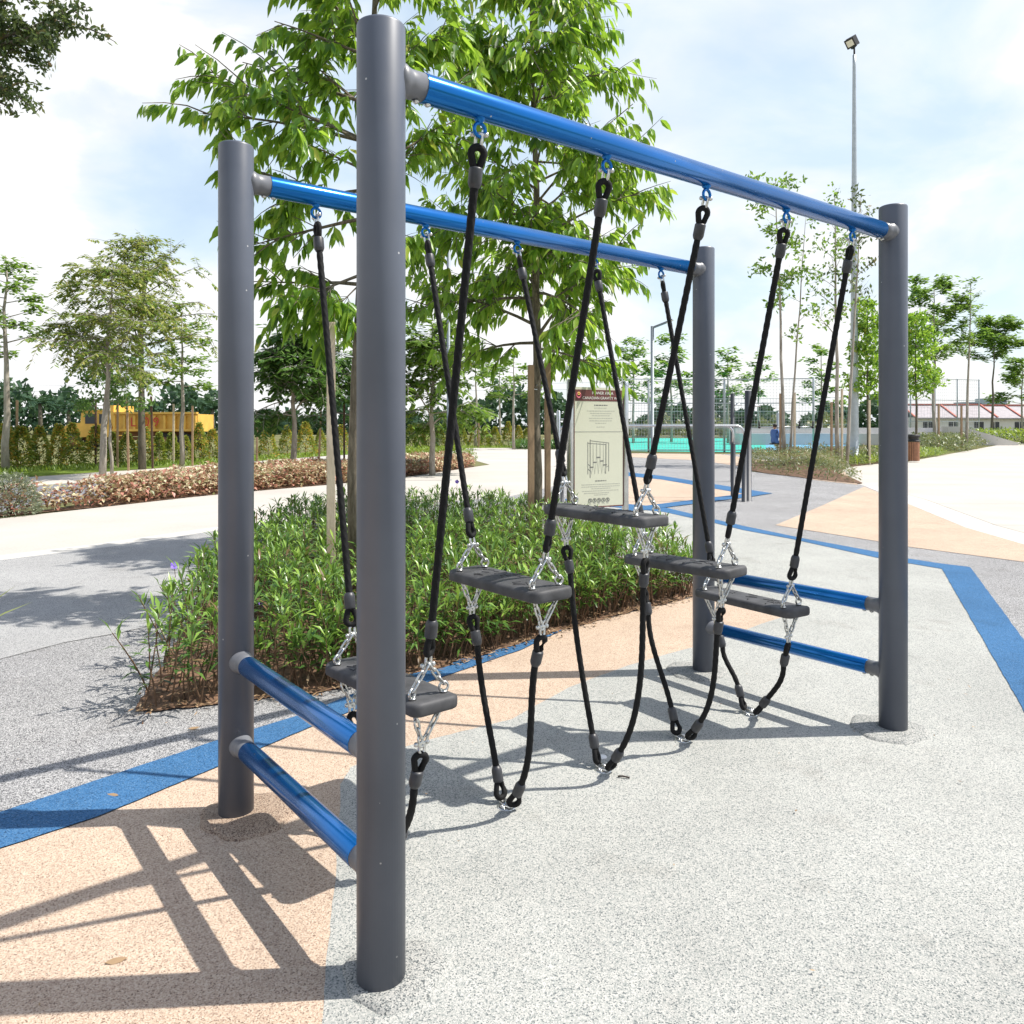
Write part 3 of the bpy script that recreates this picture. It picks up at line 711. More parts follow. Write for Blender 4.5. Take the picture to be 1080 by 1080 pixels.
# right hand beds
rb = smooth_poly([(7.1, 24.2), (8.2, 18.5), (8.55, 19), (10.0, 24.6), (15.2, 31), (15.5, 34), (12, 33), (8.5, 29)], 1)
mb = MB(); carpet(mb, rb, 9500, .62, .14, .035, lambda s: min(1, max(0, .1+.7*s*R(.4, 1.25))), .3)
wbuild(mb, 'shrub_bed', M['leaf_rbed'], 'grey-green and reddish low shrubs filling the bed in front of the floodlight pole', 'shrubs', kind='stuff')
sheet('soil', [(p[0], p[1]) for p in rb], .022, M['soil'])
rb2 = smooth_poly([(10.6, 25.4), (15.6, 31.2), (21.5, 38.0), (21.5, 42), (16, 38), (12, 32)], 1)
mb = MB()
for _ in range(4200):
    x, y = sample(rb2); a = R(0, 2*PI); el = R(.5, 1.3); d = V((math.cos(a)*math.cos(el), math.sin(a)*math.cos(el), math.sin(el)))
    mb.bigleaf(V((x, y, .03)), d, V((-math.sin(a), math.cos(a), 0)), R(.45, .85), .05, R(0, 1), droop=.45)
wbuild(mb, 'strap_leaf_planting', M['leaf_strap'], 'bright yellow-green strap-leaved planting beside the slatted litter bin', 'planting', kind='stuff')
rb3 = smooth_poly([(21.5, 37.5), (30, 50), (33.5, 55), (31, 57), (27, 52), (21, 43)], 1)
mb = MB(); carpet(mb, rb3, 3500, .9, .22, .10, lambda s: R(.0, .75), .4)
wbuild(mb, 'shrub_bed', M['leaf_rbed'], 'clipped grey-green shrub bank on the right, running up to the concrete ramp', 'shrubs', kind='stuff')
def hedge_box(name, poly, n, h, mat, LL, label, z0=0):
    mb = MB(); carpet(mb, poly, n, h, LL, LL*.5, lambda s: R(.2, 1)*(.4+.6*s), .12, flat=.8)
    return wbuild(mb, name, mat, label, 'hedge', kind='stuff')
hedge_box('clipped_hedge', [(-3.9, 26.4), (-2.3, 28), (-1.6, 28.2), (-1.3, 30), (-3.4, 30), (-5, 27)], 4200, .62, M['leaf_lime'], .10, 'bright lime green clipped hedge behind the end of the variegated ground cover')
hedge_box('clipped_hedge', [(33.6, 55.5), (42, 57), (46, 60), (46, 64), (38, 62), (33, 59)], 2600, 1.15, M['leaf_lime'], .28, 'bright green clipped hedge at the far right behind the concrete ramp')

# ------------------------------------------------------------------ trees
def frame_of(d):
    d = d.normalized(); s = d.cross(Z); s = s.normalized() if s.length > 1e-4 else V((1, 0, 0)); return d, s, s.cross(d)
def leaves_on(mb, path, style, size, dens, shade=0.0):
    ln = sum((b-a).length for a, b in zip(path, path[1:])); n = max(1, int(ln*dens)); g = V((0, 0, -1))
    for i in range(n):
        f = R(.08, 1.0)*(len(path)-1); k = min(len(path)-2, int(f)); p = path[k].lerp(path[k+1], f-k)
        d, s, u = frame_of(path[k+1]-path[k]); sg = random.choice((-1, 1))
        ti = min(1, max(0, R(0, 1)**1.2-shade))
        if style == 'big':
            e = (d*R(.2, .9)+s*(sg*R(.2, .9))+g*R(.45, 1.5)).normalized(); sd = e.cross(Z+rdir()*.9).normalized()
            mb.bigleaf(p+g*.01, e, sd, size*R(.7, 1.2), size*.34*R(.85, 1.15), ti, 0, R(.0, .3))
        elif style == 'tier':
            a = R(0, 2*PI); 
            for q in range(3):
                e = V((math.cos(a+q*2.1), math.sin(a+q*2.1), R(-.55, .4))).normalized(); sd = (e.cross(Z)+rdir()*.6).normalized()
                mb.rhomb(p+V((R(-.3, .3), R(-.3, .3), R(-.3, .35)))*size*1.7, e, sd, size*R(.7, 1.3), size*.5, min(1, max(0, ti+R(-.1, .1))))
        elif style == 'feather':
            for q in (-1, 1):
                e = (d*.5+s*q+g*R(.1, .7)).normalized(); sd = (e.cross(Z)+rdir()*.4).normalized()
                mb.rhomb(p+g*R(0, .05), e, sd, size*R(.7, 1.3), size*.42, ti)
        else:                                           # clump of small leaves
            for q in range(3):
                e = (rdir()+g*.25).normalized(); sd = e.cross(rdir()).normalized()
                mb.rhomb(p+rdir()*size*.9, e, sd, size*R(.7, 1.3), size*.5, min(1, max(0, ti+R(-.1, .1))))
def curve3(a, d, ln, droop, n=5, wob=.06):
    pts = [a]; d = d.normalized()
    for i in range(n):
        d = (d+V((R(-wob, wob), R(-wob, wob), R(-wob, wob)))+V((0, 0, -droop/n))).normalized(); pts.append(pts[-1]+d*(ln/n))
    return pts
def tree(name, label, base, trunk, r0, limbs, style, size, leafm, barkm, dens, twigs=6, tw_len=.42, droop=.3, twig_droop=.3, group=None, twig_flat=.35, extra=()):
    """trunk: list of points; limbs: list of (height fraction, azimuth, length, elevation)"""
    t = thing(name, base, label, 'tree', group); n = len(trunk)
    wood = MB(); lf = MB()
    wood.tube([trunk[0]-V((0, 0, .05))]+list(trunk[1:]), [r0*(1-.86*(i/(n-1))) for i in range(n)], 10 if r0 > .05 else 7)
    todo = []
    for hf, az, ln, el in limbs:
        f = hf*(n-1); k = min(n-2, int(f)); p = trunk[k].lerp(trunk[k+1], f-k)
        todo.append((p, V((math.cos(az)*math.cos(el), math.sin(az)*math.cos(el), math.sin(el))), ln, r0*(1-.86*hf)*.45))
    for p, tgt in extra:
        todo.append((p, (tgt-p).normalized(), (tgt-p).length, r0*.3))
    for p, d, ln, r in todo:
        r = max(min(r, ln*.02), .006); pts = curve3(p, d, ln, droop); wood.tube(pts, [r, r*.85, r*.7, r*.55, r*.4, r*.25], 5, False)
        leaves_on(lf, pts[3:], style, size, dens)
        for j in range(twigs):
            q = R(.25, 1); f = q*5; k = min(4, int(f)); a = pts[k].lerp(pts[k+1], f-k); dd, s, u = frame_of(pts[k+1]-pts[k])
            e = (dd*R(.3, 1)+s*random.choice((-1, 1))*R(.5, 1.1)+u*R(-twig_flat, twig_flat*1.4)).normalized()
            tw = curve3(a, e, tw_len*ln**.5*R(.6, 1.2), twig_droop, 3, .12); wood.tube(tw, [r*.4, r*.3, r*.22, r*.12], 4, False)
            leaves_on(lf, tw, style, size, dens)
    wood.build('trunk', barkm, t); lf.build('crown', leafm, t)
    return t
def auto_limbs(n, h0, h1, prof, el=(.15, .6), az0=0):
    out = []
    for i in range(n):
        s = (i+.5)/n; out.append((h0+(h1-h0)*s, az0+i*2.4+R(-.4, .4), prof(s)*R(.75, 1.15), R(*el)))
    return out
def pp(vals, xs):                                      # piecewise-linear profile
    def f(s):
        for (a, va), (b, vb) in zip(vals, vals[1:]):
            if s <= b: return xs*(va+(vb-va)*(s-a)/(b-a))
        return xs*vals[-1][1]
    return f
def trunk_pts(base, top, n=8, wob=.05):
    return [V(base)]+[V(base).lerp(V(top), i/n)+V((R(-wob, wob), R(-wob, wob), 0)) for i in range(1, n)]+[V(top)]

# the two drooping-leaved trees in the bed
b1_ = V((-1.20, 6.0, .03)); t1 = [b1_, P(373, 500, 6), P(376, 400, 6), P(381, 300, 6), P(386, 180, 6), P(392, 80, 6), P(395, 10, 6), V((-1.02, 6.0, 5.4)), V((-1.0, 6.02, 6.1))]
ex = [(P(388, 150, 6), P(222, 62, 6.2)), (P(388, 150, 6), P(218, 100, 5.9)), (P(384, 220, 6), P(240, 150, 5.8)), (P(384, 230, 6), P(262, 250, 6.3)), (P(380, 290, 6), P(292, 320, 5.9)), (P(380, 300, 6), P(280, 290, 6.4)),
      (P(390, 110, 6), P(255, 60, 6.4)), (P(393, 60, 6), P(290, 20, 5.8)), (P(393, 60, 6), P(330, -20, 6.2)), (P(380, 300, 6), P(345, 330, 5.8)), (P(386, 180, 6), P(310, 150, 5.6)), (P(386, 200, 6), P(300, 210, 6.5)),
      (P(388, 140, 6), P(440, 60, 6.3)), (P(388, 190, 6), P(445, 150, 6.4)), (P(384, 260, 6), P(430, 250, 6.3)), (P(392, 80, 6), P(475, 30, 6.2)), (P(380, 320, 6), P(330, 345, 6.2)), (P(390, 120, 6), P(330, 60, 6.3))]
lim = auto_limbs(14, .48, .98, pp([(0, 1.1), (1, .4)], 1.0), (.2, .9), 1.0)
tree('drooping_leaf_tree', 'young tree with large drooping bright green leaves, its trunk hidden behind the front left post', b1_, t1, .055, lim, 'big', .134, M['leaf_big'], M['bark_near'], 42, 12, .38, .12, .4, 'drooping-leaved trees in the shrub bed', extra=ex, twig_flat=.8)
b2_ = V((.27, 9.0, .03)); t2 = [b2_, P(566, 500, 9), P(564, 440, 9), P(567, 380, 9), P(565, 300, 9), P(566, 200, 9), P(562, 100, 9), P(560, 0, 9), P(556, -60, 9)]
prof = pp([(0, 1.05), (.2, 1.4), (.4, 1.4), (.65, 1.05), (1, .4)], 1.0)
lim = auto_limbs(64, .39, .98, prof, (-.15, 1.0), .3)
tree('drooping_leaf_tree', 'leafy young tree standing between two timber stakes to the left of the sign board', b2_, t2, .075, lim, 'big', .160, M['leaf_big'], M['bark_near'], 28, 14, .50, .3, .3, 'drooping-leaved trees in the shrub bed', twig_flat=.9)
# tree off to the upper left: only its branch ends reach into the picture
b3_ = V((-7.9, 9.6, 0)); t3 = trunk_pts(b3_, (-7.7, 9.4, 8.2), 6, .08)
ex = [(t3[4], P(95, -2, 9)), (t3[4], P(64, -14, 8.8)), (t3[4], P(32, 20, 9.2)), (t3[3], P(16, 72, 8.9)), (t3[3], P(0, 50, 9.1)), (t3[4], P(40, -30, 9)), (t3[3], P(6, 88, 9)), (t3[4], P(0, 5, 9)), (t3[3], P(25, 50, 9.3)), (t3[4], P(-40, 30, 9)), (t3[4], P(14, 0, 9.2)), (t3[3], P(-15, 70, 9)), (t3[4], P(-5, 30, 8.9))]
tree('small_leaf_tree', 'tree whose small-leaved branch ends hang in at the upper left corner', b3_, t3, .12, auto_limbs(8, .62, 1, pp([(0, 1.3), (1, .8)], 1), (.4, .9)), 'clump', .075, M['leaf_n3'], M['bark_dark'], 58, 8, .26, .10, .8, extra=ex, twig_flat=.8)

def stake(px, base_y, top_y, Y, w, mat, label, dx=0.0):
    b = V(((px-CX)/F*Y, Y, 0)); top = HC+(HY-top_y)/F*Y
    t = thing('tree_stake', b, label, 'stake', 'timber stakes propping the young trees')
    k = MB(); c = b.lerp(V((b.x+dx, b.y, top)), .5); ax = V((dx, 0, top)).normalized(); X = V((1, .25, 0)).normalized(); X = (X-ax*X.dot(ax)).normalized(); Yv = ax.cross(X)
    k.box(c, (w, w, (V((dx, 0, top))).length), (X, Yv, ax)); ob = k.build('timber', mat, t)
    md = ob.modifiers.new('Bevel', 'BEVEL'); md.width = w*.06; md.segments = 2
    return t, b, top
t_, b, top = stake(349, 0, 340, 5.75, .062, M['timber'], 'pale square timber stake in the shrub bed between the two left posts')
k = MB(); a = P(350, 372, 5.75); e = P(376, 377, 6.0); k.tube([a+V((.03, 0, 0)), a.lerp(e, .5)-V((0, 0, .006)), e+V((.02, .05, 0)), e+V((-.02, .06, .01)), a.lerp(e, .5)+V((0, .02, .012)), a], .006, 6); k.build('tie', M['meshwire'], t_)
for px, tp, Y, lab, xx in ((560, 385, 8.8, 'reddish brown timber stake against the left of the trunk beside the sign', 560), (577.5, 383, 9.15, 'reddish brown timber stake between the tree trunk and the sign board', 577)):
    t_, b, top = stake(px, 0, tp, Y, .062, M['timber_brown'], lab)
    k = MB(); z = top-.26; k.tube([b+V((0, 0, z)), V((.27, 8.93, z-.01)), V((.34, 9.02, z)), V((.27, 9.1, z-.01)), b+V((.02, .03, z))], .007, 6); k.build('tie', M['meshwire'], t_)

# ---- trees further off
def far_tree(px, Y, top_y, cb_y, cw, style, label, leafm='leaf_tier', barkm='bark_pale', size=.16, n=16, twigs=5, dens=7, r0=.07, lean=0, el=(.0, .45), prof=None, name='young_tree', tw=.42, droop=.15, tdroop=.1, base_px=None):
    b = V((((base_px or px)-CX)/F*Y, Y, 0)); H = HC+(HY-top_y)/F*Y; cb = HC+(HY-cb_y)/F*Y; rad = cw/F*Y
    top = V(((px-CX)/F*Y+lean, Y, H-.1*(H-cb)))
    t = trunk_pts(b, top, 8, r0*.38)
    h0 = max(.1, min(.95, (cb-.0)/top.z)); prof = prof or pp([(0, .95), (.35, 1), (.7, .75), (1, .35)], 1)
    lim = auto_limbs(n, h0, 1.0, lambda s: prof(s)*rad*.82, el, R(0, 6)); k_ = 1.5 if style == 'clump' else (1.25 if style == 'feather' else 1.8); size *= 1.28; dens *= k_; twigs = int(twigs*1.5); n = int(n*(1.35 if style == 'tier' else 1.15))
    return tree(name, label, b, t, r0, lim, style, size, M[leafm], M[barkm], dens, twigs, tw, droop, tdroop, 'young trees planted around the park', .4 if style == 'tier' else .9)
tier = pp([(0, .8), (.3, 1), (.65, .75), (1, .4)], 1)
far_tree(6, 24, 258, 375, 58, 'tier', 'pale-trunked tree with tiered green crown at the left border', prof=tier, size=.15, n=20, dens=7, r0=.12, name='tiered_tree')
far_tree(118, 21, 275, 400, 86, 'feather', 'leaning pale-trunked tree with dense yellowing drooping foliage, second from the left border', 'leaf_yellow', size=.12, n=30, twigs=10, dens=13, r0=.10, el=(.0, 1.1), droop=.5, tdroop=.9, base_px=108, tw=.6, name='feathery_tree')
far_tree(112, 22.5, 360, 430, 45, 'clump', 'dark bushy low-crowned tree in front of the yellow truck cab', 'leaf_dark', size=.10, n=14, twigs=7, dens=10, r0=.05, el=(-.1, .6), base_px=118, droop=.5, tdroop=.5, name='feathery_tree')
far_tree(150, 25, 236, 385, 96, 'feather', 'tall tree with wispy yellow-green top, its dark trunk in front of the truck', 'leaf_yellow', 'bark_dark', size=.12, n=32, twigs=9, dens=11, r0=.13, el=(.2, 1.2), droop=.45, tdroop=.8, tw=.55, prof=pp([(0, .7), (.35, 1), (.6, .8), (.75, .4), (1, .2)], 1), name='feathery_tree')
far_tree(192, 27, 320, 410, 44, 'tier', 'pale thin-trunked tiered tree just left of the rear left post', size=.16, n=16, r0=.09, name='tiered_tree')
far_tree(310, 21, 335, 440, 52, 'feather', 'dark feathery tree seen between the two left posts', 'leaf_dark', 'bark_pale', size=.17, n=30, twigs=10, dens=13, r0=.09, el=(-.1, 1.1), droop=.45, tdroop=.9, tw=.6, name='feathery_tree')
far_tree(352, 24, 345, 440, 50, 'feather', 'dark feathery tree behind the pale timber stake', 'leaf_dark', 'bark_pale', size=.16, n=24, twigs=9, dens=12, r0=.09, el=(-.1, 1.1), droop=.45, tdroop=.9, tw=.6, name='feathery_tree')
far_tree(456, 22, 330, 450, 66, 'feather', 'light green feathery tree just right of the front left post', 'leaf_tier', 'bark_pale', size=.18, n=28, twigs=9, dens=11, r0=.09, el=(-.1, 1.1), droop=.45, tdroop=.9, tw=.6, name='feathery_tree')
far_tree(502, 50, 360, 410, 32, 'tier', 'slender far tree with a flat tiered crown left of the central tree', size=.3, n=9, dens=4, r0=.1, name='tiered_tree')
far_tree(542, 46, 368, 425, 30, 'tier', 'slender far tree with sparse tiers just left of the central trunk', size=.26, n=9, dens=4, r0=.1, name='tiered_tree')
far_tree(527, 70, 372, 420, 24, 'tier', 'very slender distant tree between two tiered trees left of the central trunk', size=.34, n=8, dens=3.5, r0=.1, name='tiered_tree')
far_tree(668, 62, 352, 425, 32, 'tier', 'broad tiered tree behind the sign board and the court fence', size=.36, n=16, dens=4, r0=.13, prof=tier, name='tiered_tree')
far_tree(708, 66, 345, 425, 34, 'tier', 'broad tiered tree behind the court fence, just left of the far post', size=.36, n=16, dens=4, r0=.13, prof=tier, name='tiered_tree')
far_tree(768, 62, 362, 420, 26, 'tier', 'tiered tree behind the court fence, just right of the far post', size=.34, n=13, dens=4, r0=.12, prof=tier, name='tiered_tree')
far_tree(800, 70, 368, 425, 22, 'tier', 'small distant tiered tree behind the person in blue', size=.34, n=11, dens=3.5, r0=.12, name='tiered_tree')
far_tree(866, 60, 355, 430, 24, 'tier', 'tiered tree just left of the floodlight pole, behind the court', size=.34, n=13, dens=4, r0=.12, name='tiered_tree')
# right hand group
far_tree(818, 27, 172, 330, 46, 'clump', 'tall thin tree with two bare leaning stems and sparse tufts left of the floodlight pole', size=.15, n=12, twigs=5, dens=6.5, r0=.07, el=(.3, .9), prof=pp([(0, .7), (.25, .75), (.5, .45), (.7, .8), (1, .7)], 1), base_px=828, name='sparse_tree')
far_tree(850, 27.5, 210, 370, 30, 'clump', 'second thin stem with few leaf tufts beside the tall sparse tree', size=.14, n=7, twigs=4, dens=5, r0=.05, el=(.4, 1.0), base_px=832, name='sparse_tree')
far_tree(880, 27, 190, 360, 48, 'clump', 'nearly bare multi-branched tree right behind the floodlight pole', 'leaf_tier', 'bark_pale', size=.13, n=15, twigs=5, dens=3.6, r0=.08, el=(.5, 1.15), base_px=884, name='sparse_tree')
far_tree(908, 26, 195, 330, 36, 'clump', 'bare twiggy tree with tufts, its top just left of the front right post', 'leaf_n3', 'bark_pale', size=.13, n=11, twigs=5, dens=4, r0=.06, el=(.5, 1.15), base_px=893, name='sparse_tree')
far_tree(915, 29, 305, 425, 26, 'clump', 'dense round-leaved tree showing just left of the front right post', 'leaf_big', 'bark_dark', size=.14, n=26, twigs=7, dens=8, r0=.06, el=(.1, .8), name='dense_tree')
far_tree(966, 32, 325, 425, 34, 'clump', 'dense round-leaved tree right of the front right post above the litter bin', 'leaf_big', 'bark_dark', size=.14, n=26, twigs=7, dens=8, r0=.06, el=(.1, .8), name='dense_tree')
far_tree(985, 46, 286, 385, 62, 'tier', 'wide spreading tiered tree behind the dense tree on the right', size=.24, n=24, twigs=7, dens=6, r0=.11, el=(.2, .7), prof=tier, name='tiered_tree')
far_tree(1024, 45, 284, 385, 24, 'tier', 'tall narrow tree with bare reddish upper stems on the right', 'leaf_tier', 'bark_pale', size=.16, n=13, twigs=4, dens=5, r0=.09, el=(.7, 1.2), base_px=1019, name='sparse_tree')
far_tree(1050, 60, 332, 385, 40, 'tier', 'umbrella-shaped tiered tree near the right border', 'leaf_tier', 'bark_dark', size=.3, n=20, twigs=7, dens=6, r0=.11, el=(.3, .8), prof=tier, base_px=1045, name='tiered_tree')
far_tree(1078, 62, 372, 430, 36, 'tier', 'light green tiered tree cut by the right border', size=.3, n=18, twigs=6, dens=5, r0=.1, el=(.0, .5), prof=tier, name='tiered_tree')

for px, by, ty, Y, mat, lab, dx in (
    (18, 0, 422, 25, 'timber_brown', 'brown stake right of the tiered tree at the left border', 0), (135.5, 0, 417, 24.2, 'timber_brown', 'brown stake in front of the truck body, left of the tall dark trunk', -.05), (124, 0, 425, 26, 'timber_brown', 'brown stake before the truck just right of the leaning trunk', 0),
    (161, 0, 418, 25.5, 'timber_dark', 'dark stake in front of the truck body, right of the tall dark trunk', -.05), (183, 0, 426, 28, 'timber', 'thin pale stake left of the thin tiered tree trunk', 0), (203, 0, 428, 27, 'timber_brown', 'brown stake right of the thin tiered tree trunk', 0), (101, 0, 421, 27, 'timber_dark', 'dark stake in front of the truck cab', 0),
    (336, 0, 430, 25, 'timber_brown', 'brown stake between the pale timber stake and the feathery tree', .08), (363, 0, 425, 24, 'timber_dark', 'dark stake just left of the front left post', 0), (271, 0, 434, 26, 'timber_brown', 'brown stake just right of the rear left post', 0),
    (505, 0, 432, 50, 'timber_brown', 'thin brown stake among the far conical bushes', 0),
    (823, 0, 415, 27, 'timber_brown', 'red-brown stake left of the tall sparse tree', 0), (838, 0, 414, 27, 'timber', 'tan stake right of the tall sparse tree', 0), (877, 0, 424, 26, 'timber_brown', 'brown stake left of the bare tree', 0), (888, 0, 410, 26.5, 'timber', 'pale stake beside the bare tree trunk', 0),
    (917, 0, 422, 28, 'timber', 'tan stake left of the front right post', 0), (956, 0, 428, 32, 'timber_brown', 'brown stake just right of the front right post', 0), (990, 0, 426, 44, 'timber_brown', 'brown stake right of the litter bin', 0), (1014, 0, 428, 45, 'timber_brown', 'brown stake left of the tall narrow tree', 0)):
    stake(px, by, ty, Y, .06 if Y < 40 else .09, M[mat], lab, dx)

# ---- row of conical bushes behind the far pavement
def bush_mesh(seed, hh, rr, top):
    rs = random.Random(seed); mb = MB()
    for _ in range(1050):
        s = rs.random()**.8; a = rs.uniform(0, 2*PI); r = rr*.86*(1-s**1.35)*(.5+.5*rs.random()**.5)*(1+.18*math.sin(3*a+seed)+.12*math.sin(9*s+seed))+.02
        p = V((math.cos(a)*r, math.sin(a)*r, .06+hh*s)); e = (V((math.cos(a), math.sin(a), rs.uniform(-.2, 1.1)))+rdir()*.4).normalized(); sd = e.cross(rdir()).normalized()
        ti = min(1, max(0, rs.uniform(0, .62)+(top if rs.random() < .22+.25*s else 0)))
        mb.vleaf(p, e, sd, sd.cross(e), rs.uniform(.09, .17), .065, ti)
    return mb
protos = []
for i, (hh, rr, top) in enumerate(((1.36, .50, .46), (1.28, .42, .16), (1.46, .48, .40), (1.22, .54, .32))):
    t = thing('conical_bush', (0, 0, 0), 'x', 'bush', 'row of conical bushes along the far pavement')
    bush_mesh(i*7+1, hh, rr, top).build('foliage', M['leaf_photinia'], t)
    k = MB(); k.tube([V((0, 0, 0)), V((.01, .01, .25)), V((0, 0, .6))], [.022, .016, .008], 6); k.build('stem', M['stem'], t); protos.append(t)
def bY(px):
    for (a, ya), (b, yb) in zip(((-40, 23), (6, 24.6), (210, 30), (283, 33), (433, 49), (560, 53)), ((6, 24.6), (210, 30), (283, 33), (433, 49), (560, 53), (700, 54))):
        if px <= b: return ya+(yb-ya)*(px-a)/(b-a)
    return 53
bx = [6, 22, 42, 62, 76, 101, 119, 134, 153, 168, 181, 195, 210, 224, 240, 283, 303, 322, 338, 360, 433, 442, 452, 464, 475, 487, 500, 511, 522, 536, 547, 556]
kinds = [0, 3, 2, 0, 2, 0, 1, 3, 2, 1, 1, 3, 2, 0, 1, 0, 2, 0, 3, 0, 1, 0, 3, 1, 3, 1, 0, 1, 3, 2, 0, 3]
look = ['orange-tipped', 'deep green', 'red-and-orange-tipped', 'yellow-tipped']
used = set()
for i, px in enumerate(bx):
    kd = kinds[i]; o = protos[kd] if kd not in used else copy_tree(protos[kd]); used.add(kd)
    Y = bY(px); o.location = ((px-CX)/F*Y, Y, 0); o.rotation_euler.z = R(0, 6); s = R(.88, 1.1); s *= .88 if 70 < px < 228 else 1; o.scale = (s*(1.0 if i % 3 else .86),)*2+(s,)
    if i < 15: w = ORD[i]+' from the left border'
    elif i < 20: w = ORD[i-15]+' one between the two left posts'
    else: w = ORD[i-20]+' one right of the front left post'
    o['label'] = '%s conical bush, %s' % (look[kd], w)
# small lush clumps at the far bed by the central trunk
mb = MB()
for _ in range(900):
    q = G(R(544, 600), 474); q.y += R(0, 4); a = R(0, 2*PI); el = R(.6, 1.3); d = V((math.cos(a)*math.cos(el), math.sin(a)*math.cos(el), math.sin(el)))
    mb.bigleaf(V((q.x, q.y, 0)), d, V((-math.sin(a), math.cos(a), 0)), R(.7, 1.3), .09, R(0, .6), droop=.4)
wbuild(mb, 'strap_leaf_planting', M['leaf_bed'], 'low green strap-leaved planting at the edge of the plaza behind the central trunk', 'planting', kind='stuff')
# bushes behind the court fence
mb = MB()
for _ in range(5200):
    px = R(640, 900); Y = R(92, 100); h = (1.7+.8*math.sin(px*.11)+.6*math.sin(px*.37))*R(.2, 1)
    e = rdir(); sd = e.cross(rdir()).normalized(); mb.rhomb(V(((px-CX)/F*Y, Y, max(.1, h))), e, sd, .5, .3, R(0, .8))
wbuild(mb, 'shrub_belt', M['leaf_rbed'], 'loose belt of shrubs on the far side of the turquoise court', 'shrubs', kind='stuff')
# grass tufts along the far verge
mb = MB()
for _ in range(3800):
    px = R(-30, 560); Y = bY(px)-R(-.4, 2.0)*(1 if px < 300 else 1.6); a = R(0, 2*PI)
    d = V((math.cos(a)*.5, math.sin(a)*.5, 1)).normalized(); mb.rhomb(V(((px-CX)/F*Y, Y, 0)), d, V((-math.sin(a), math.cos(a), 0)), R(.08, .22), .05, R(.2, 1))
wbuild(mb, 'grass', M['leaf_lime'], 'rough green grass at the foot of the conical bush row', 'grass', kind='stuff')
# distant wood along the horizon
mb = MB()
def hw(px): return 3.6+1.4*math.sin(px*.035+.6)+1.1*math.sin(px*.11)+.7*math.sin(px*.29)
for _ in range(24000):
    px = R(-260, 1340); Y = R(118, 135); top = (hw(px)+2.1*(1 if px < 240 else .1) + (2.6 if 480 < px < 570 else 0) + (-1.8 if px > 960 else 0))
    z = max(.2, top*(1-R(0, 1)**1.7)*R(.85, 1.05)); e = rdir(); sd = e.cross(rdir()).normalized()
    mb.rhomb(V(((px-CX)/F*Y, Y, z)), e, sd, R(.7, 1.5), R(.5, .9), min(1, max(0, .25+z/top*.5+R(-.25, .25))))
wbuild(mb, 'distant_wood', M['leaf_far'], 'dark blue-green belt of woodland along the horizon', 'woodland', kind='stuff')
for i, (px, ty, Y, lab) in enumerate(((42, 418, 105, 'distant palm above the wood at the far left'), (72, 424, 108, 'distant palm above the wood between the left trunks'), (90, 420, 104, 'distant palm above the wood just left of the truck cab'), (224, 424, 108, 'distant palm above the wood beside the rear left post'))):
    b = V(((px-CX)/F*Y, Y, 0)); z = HC+(HY-ty)/F*Y-.9; t = thing('palm_tree', b, lab, 'palm tree', 'palms on the horizon')
    k = MB(); k.tube([b, b+V((.1, 0, z*.5)), b+V((0, 0, z))], [.3, .26, .2], 8); k.build('trunk', M['bark_dark'], t)
    k = MB()
    for j in range(17):
        a = j*2.4; el = R(.05, 1.1); d = V((math.cos(a)*math.cos(el), math.sin(a)*math.cos(el), math.sin(el))); pts = curve3(b+V((0, 0, z)), d, R(1.6, 2.5), .9, 6, .02)
        for q0, q1 in zip(pts, pts[1:]):
            dd, s, u = frame_of(q1-q0)
            for sg in (-1, 1): k.rhomb(q0, (dd*.6+s*sg+V((0, 0, -.4))).normalized(), dd, .7, .26, R(.1, .7))
    k.build('crown', M['leaf_far'], t)
# ------------------------------------------------------------------ built things further off
# sign board
L0, R0 = V((.71, 9.55, 0)), V((1.44, 9.95, 0)); sx = (R0-L0).normalized(); sn = V((sx.y, -sx.x, 0)); W = (R0-L0).length
sg = thing('sign_board', (L0+R0)/2, 'cream information board with maroon heading between two steel posts, behind the shrub bed', 'sign')
for p, w in ((L0, .085), (R0, .085)):
    k = MB(); k.lathe(p, Z, [(0, w/2), (1.955, w/2), (1.965, w/2-.006), (1.968, .01)], 20); k.build('post', M['steel'], sg)
def at(u, d, z): return L0+sx*u+sn*d+Z*z
def sbox(mb, u0, u1, z0, z1, d0, d1, mi=0): mb.box(at((u0+u1)/2, (d0+d1)/2, (z0+z1)/2), (u1-u0, d1-d0, z1-z0), (sx, sn, Z), mi)
k = MB(); sbox(k, .050, W-.050, .40, 1.875, -.02, .02); k.build('panel', M['signcream'], sg)
k = MB(); sbox(k, .043, .050, .385, 1.89, -.024, .024); sbox(k, W-.050, W-.043, .385, 1.89, -.024, .024); sbox(k, .050, W-.050, .385, .40, -.024, .024); k.build('panel_edge', M['signred'], sg)
k = MB(); sbox(k, .06, W-.06, 1.705, 1.845, .02, .0225); hb = k.build('heading_band', M['signred'], sg)
def text(s, u, z, size, mat, parent, d=.0245, align='CENTER', place=None, xdir=None, name='lettering'):
    cu = bpy.data.curves.new(name, 'FONT'); cu.body = s; cu.size = size; cu.align_x = align; cu.align_y = 'CENTER'; cu.extrude = size*.01
    ob = bpy.data.objects.new(name, cu); COL.objects.link(ob); dg = bpy.context.evaluated_depsgraph_get(); dg.update()
    me = bpy.data.meshes.new_from_object(ob.evaluated_get(dg)); bpy.data.objects.remove(ob); bpy.data.curves.remove(cu)
    o0 = place or at(u, d, z); xd = xdir or sx; off = wloc(parent)
    for v in me.vertices:
        c = v.co.copy(); nn = xd.cross(Z); v.co = o0+xd*c.x+Z*c.y+nn*c.z-off
    me.materials.clear(); me.materials.append(mat); o = bpy.data.objects.new(name, me); COL.objects.link(o); o.parent = parent; return o
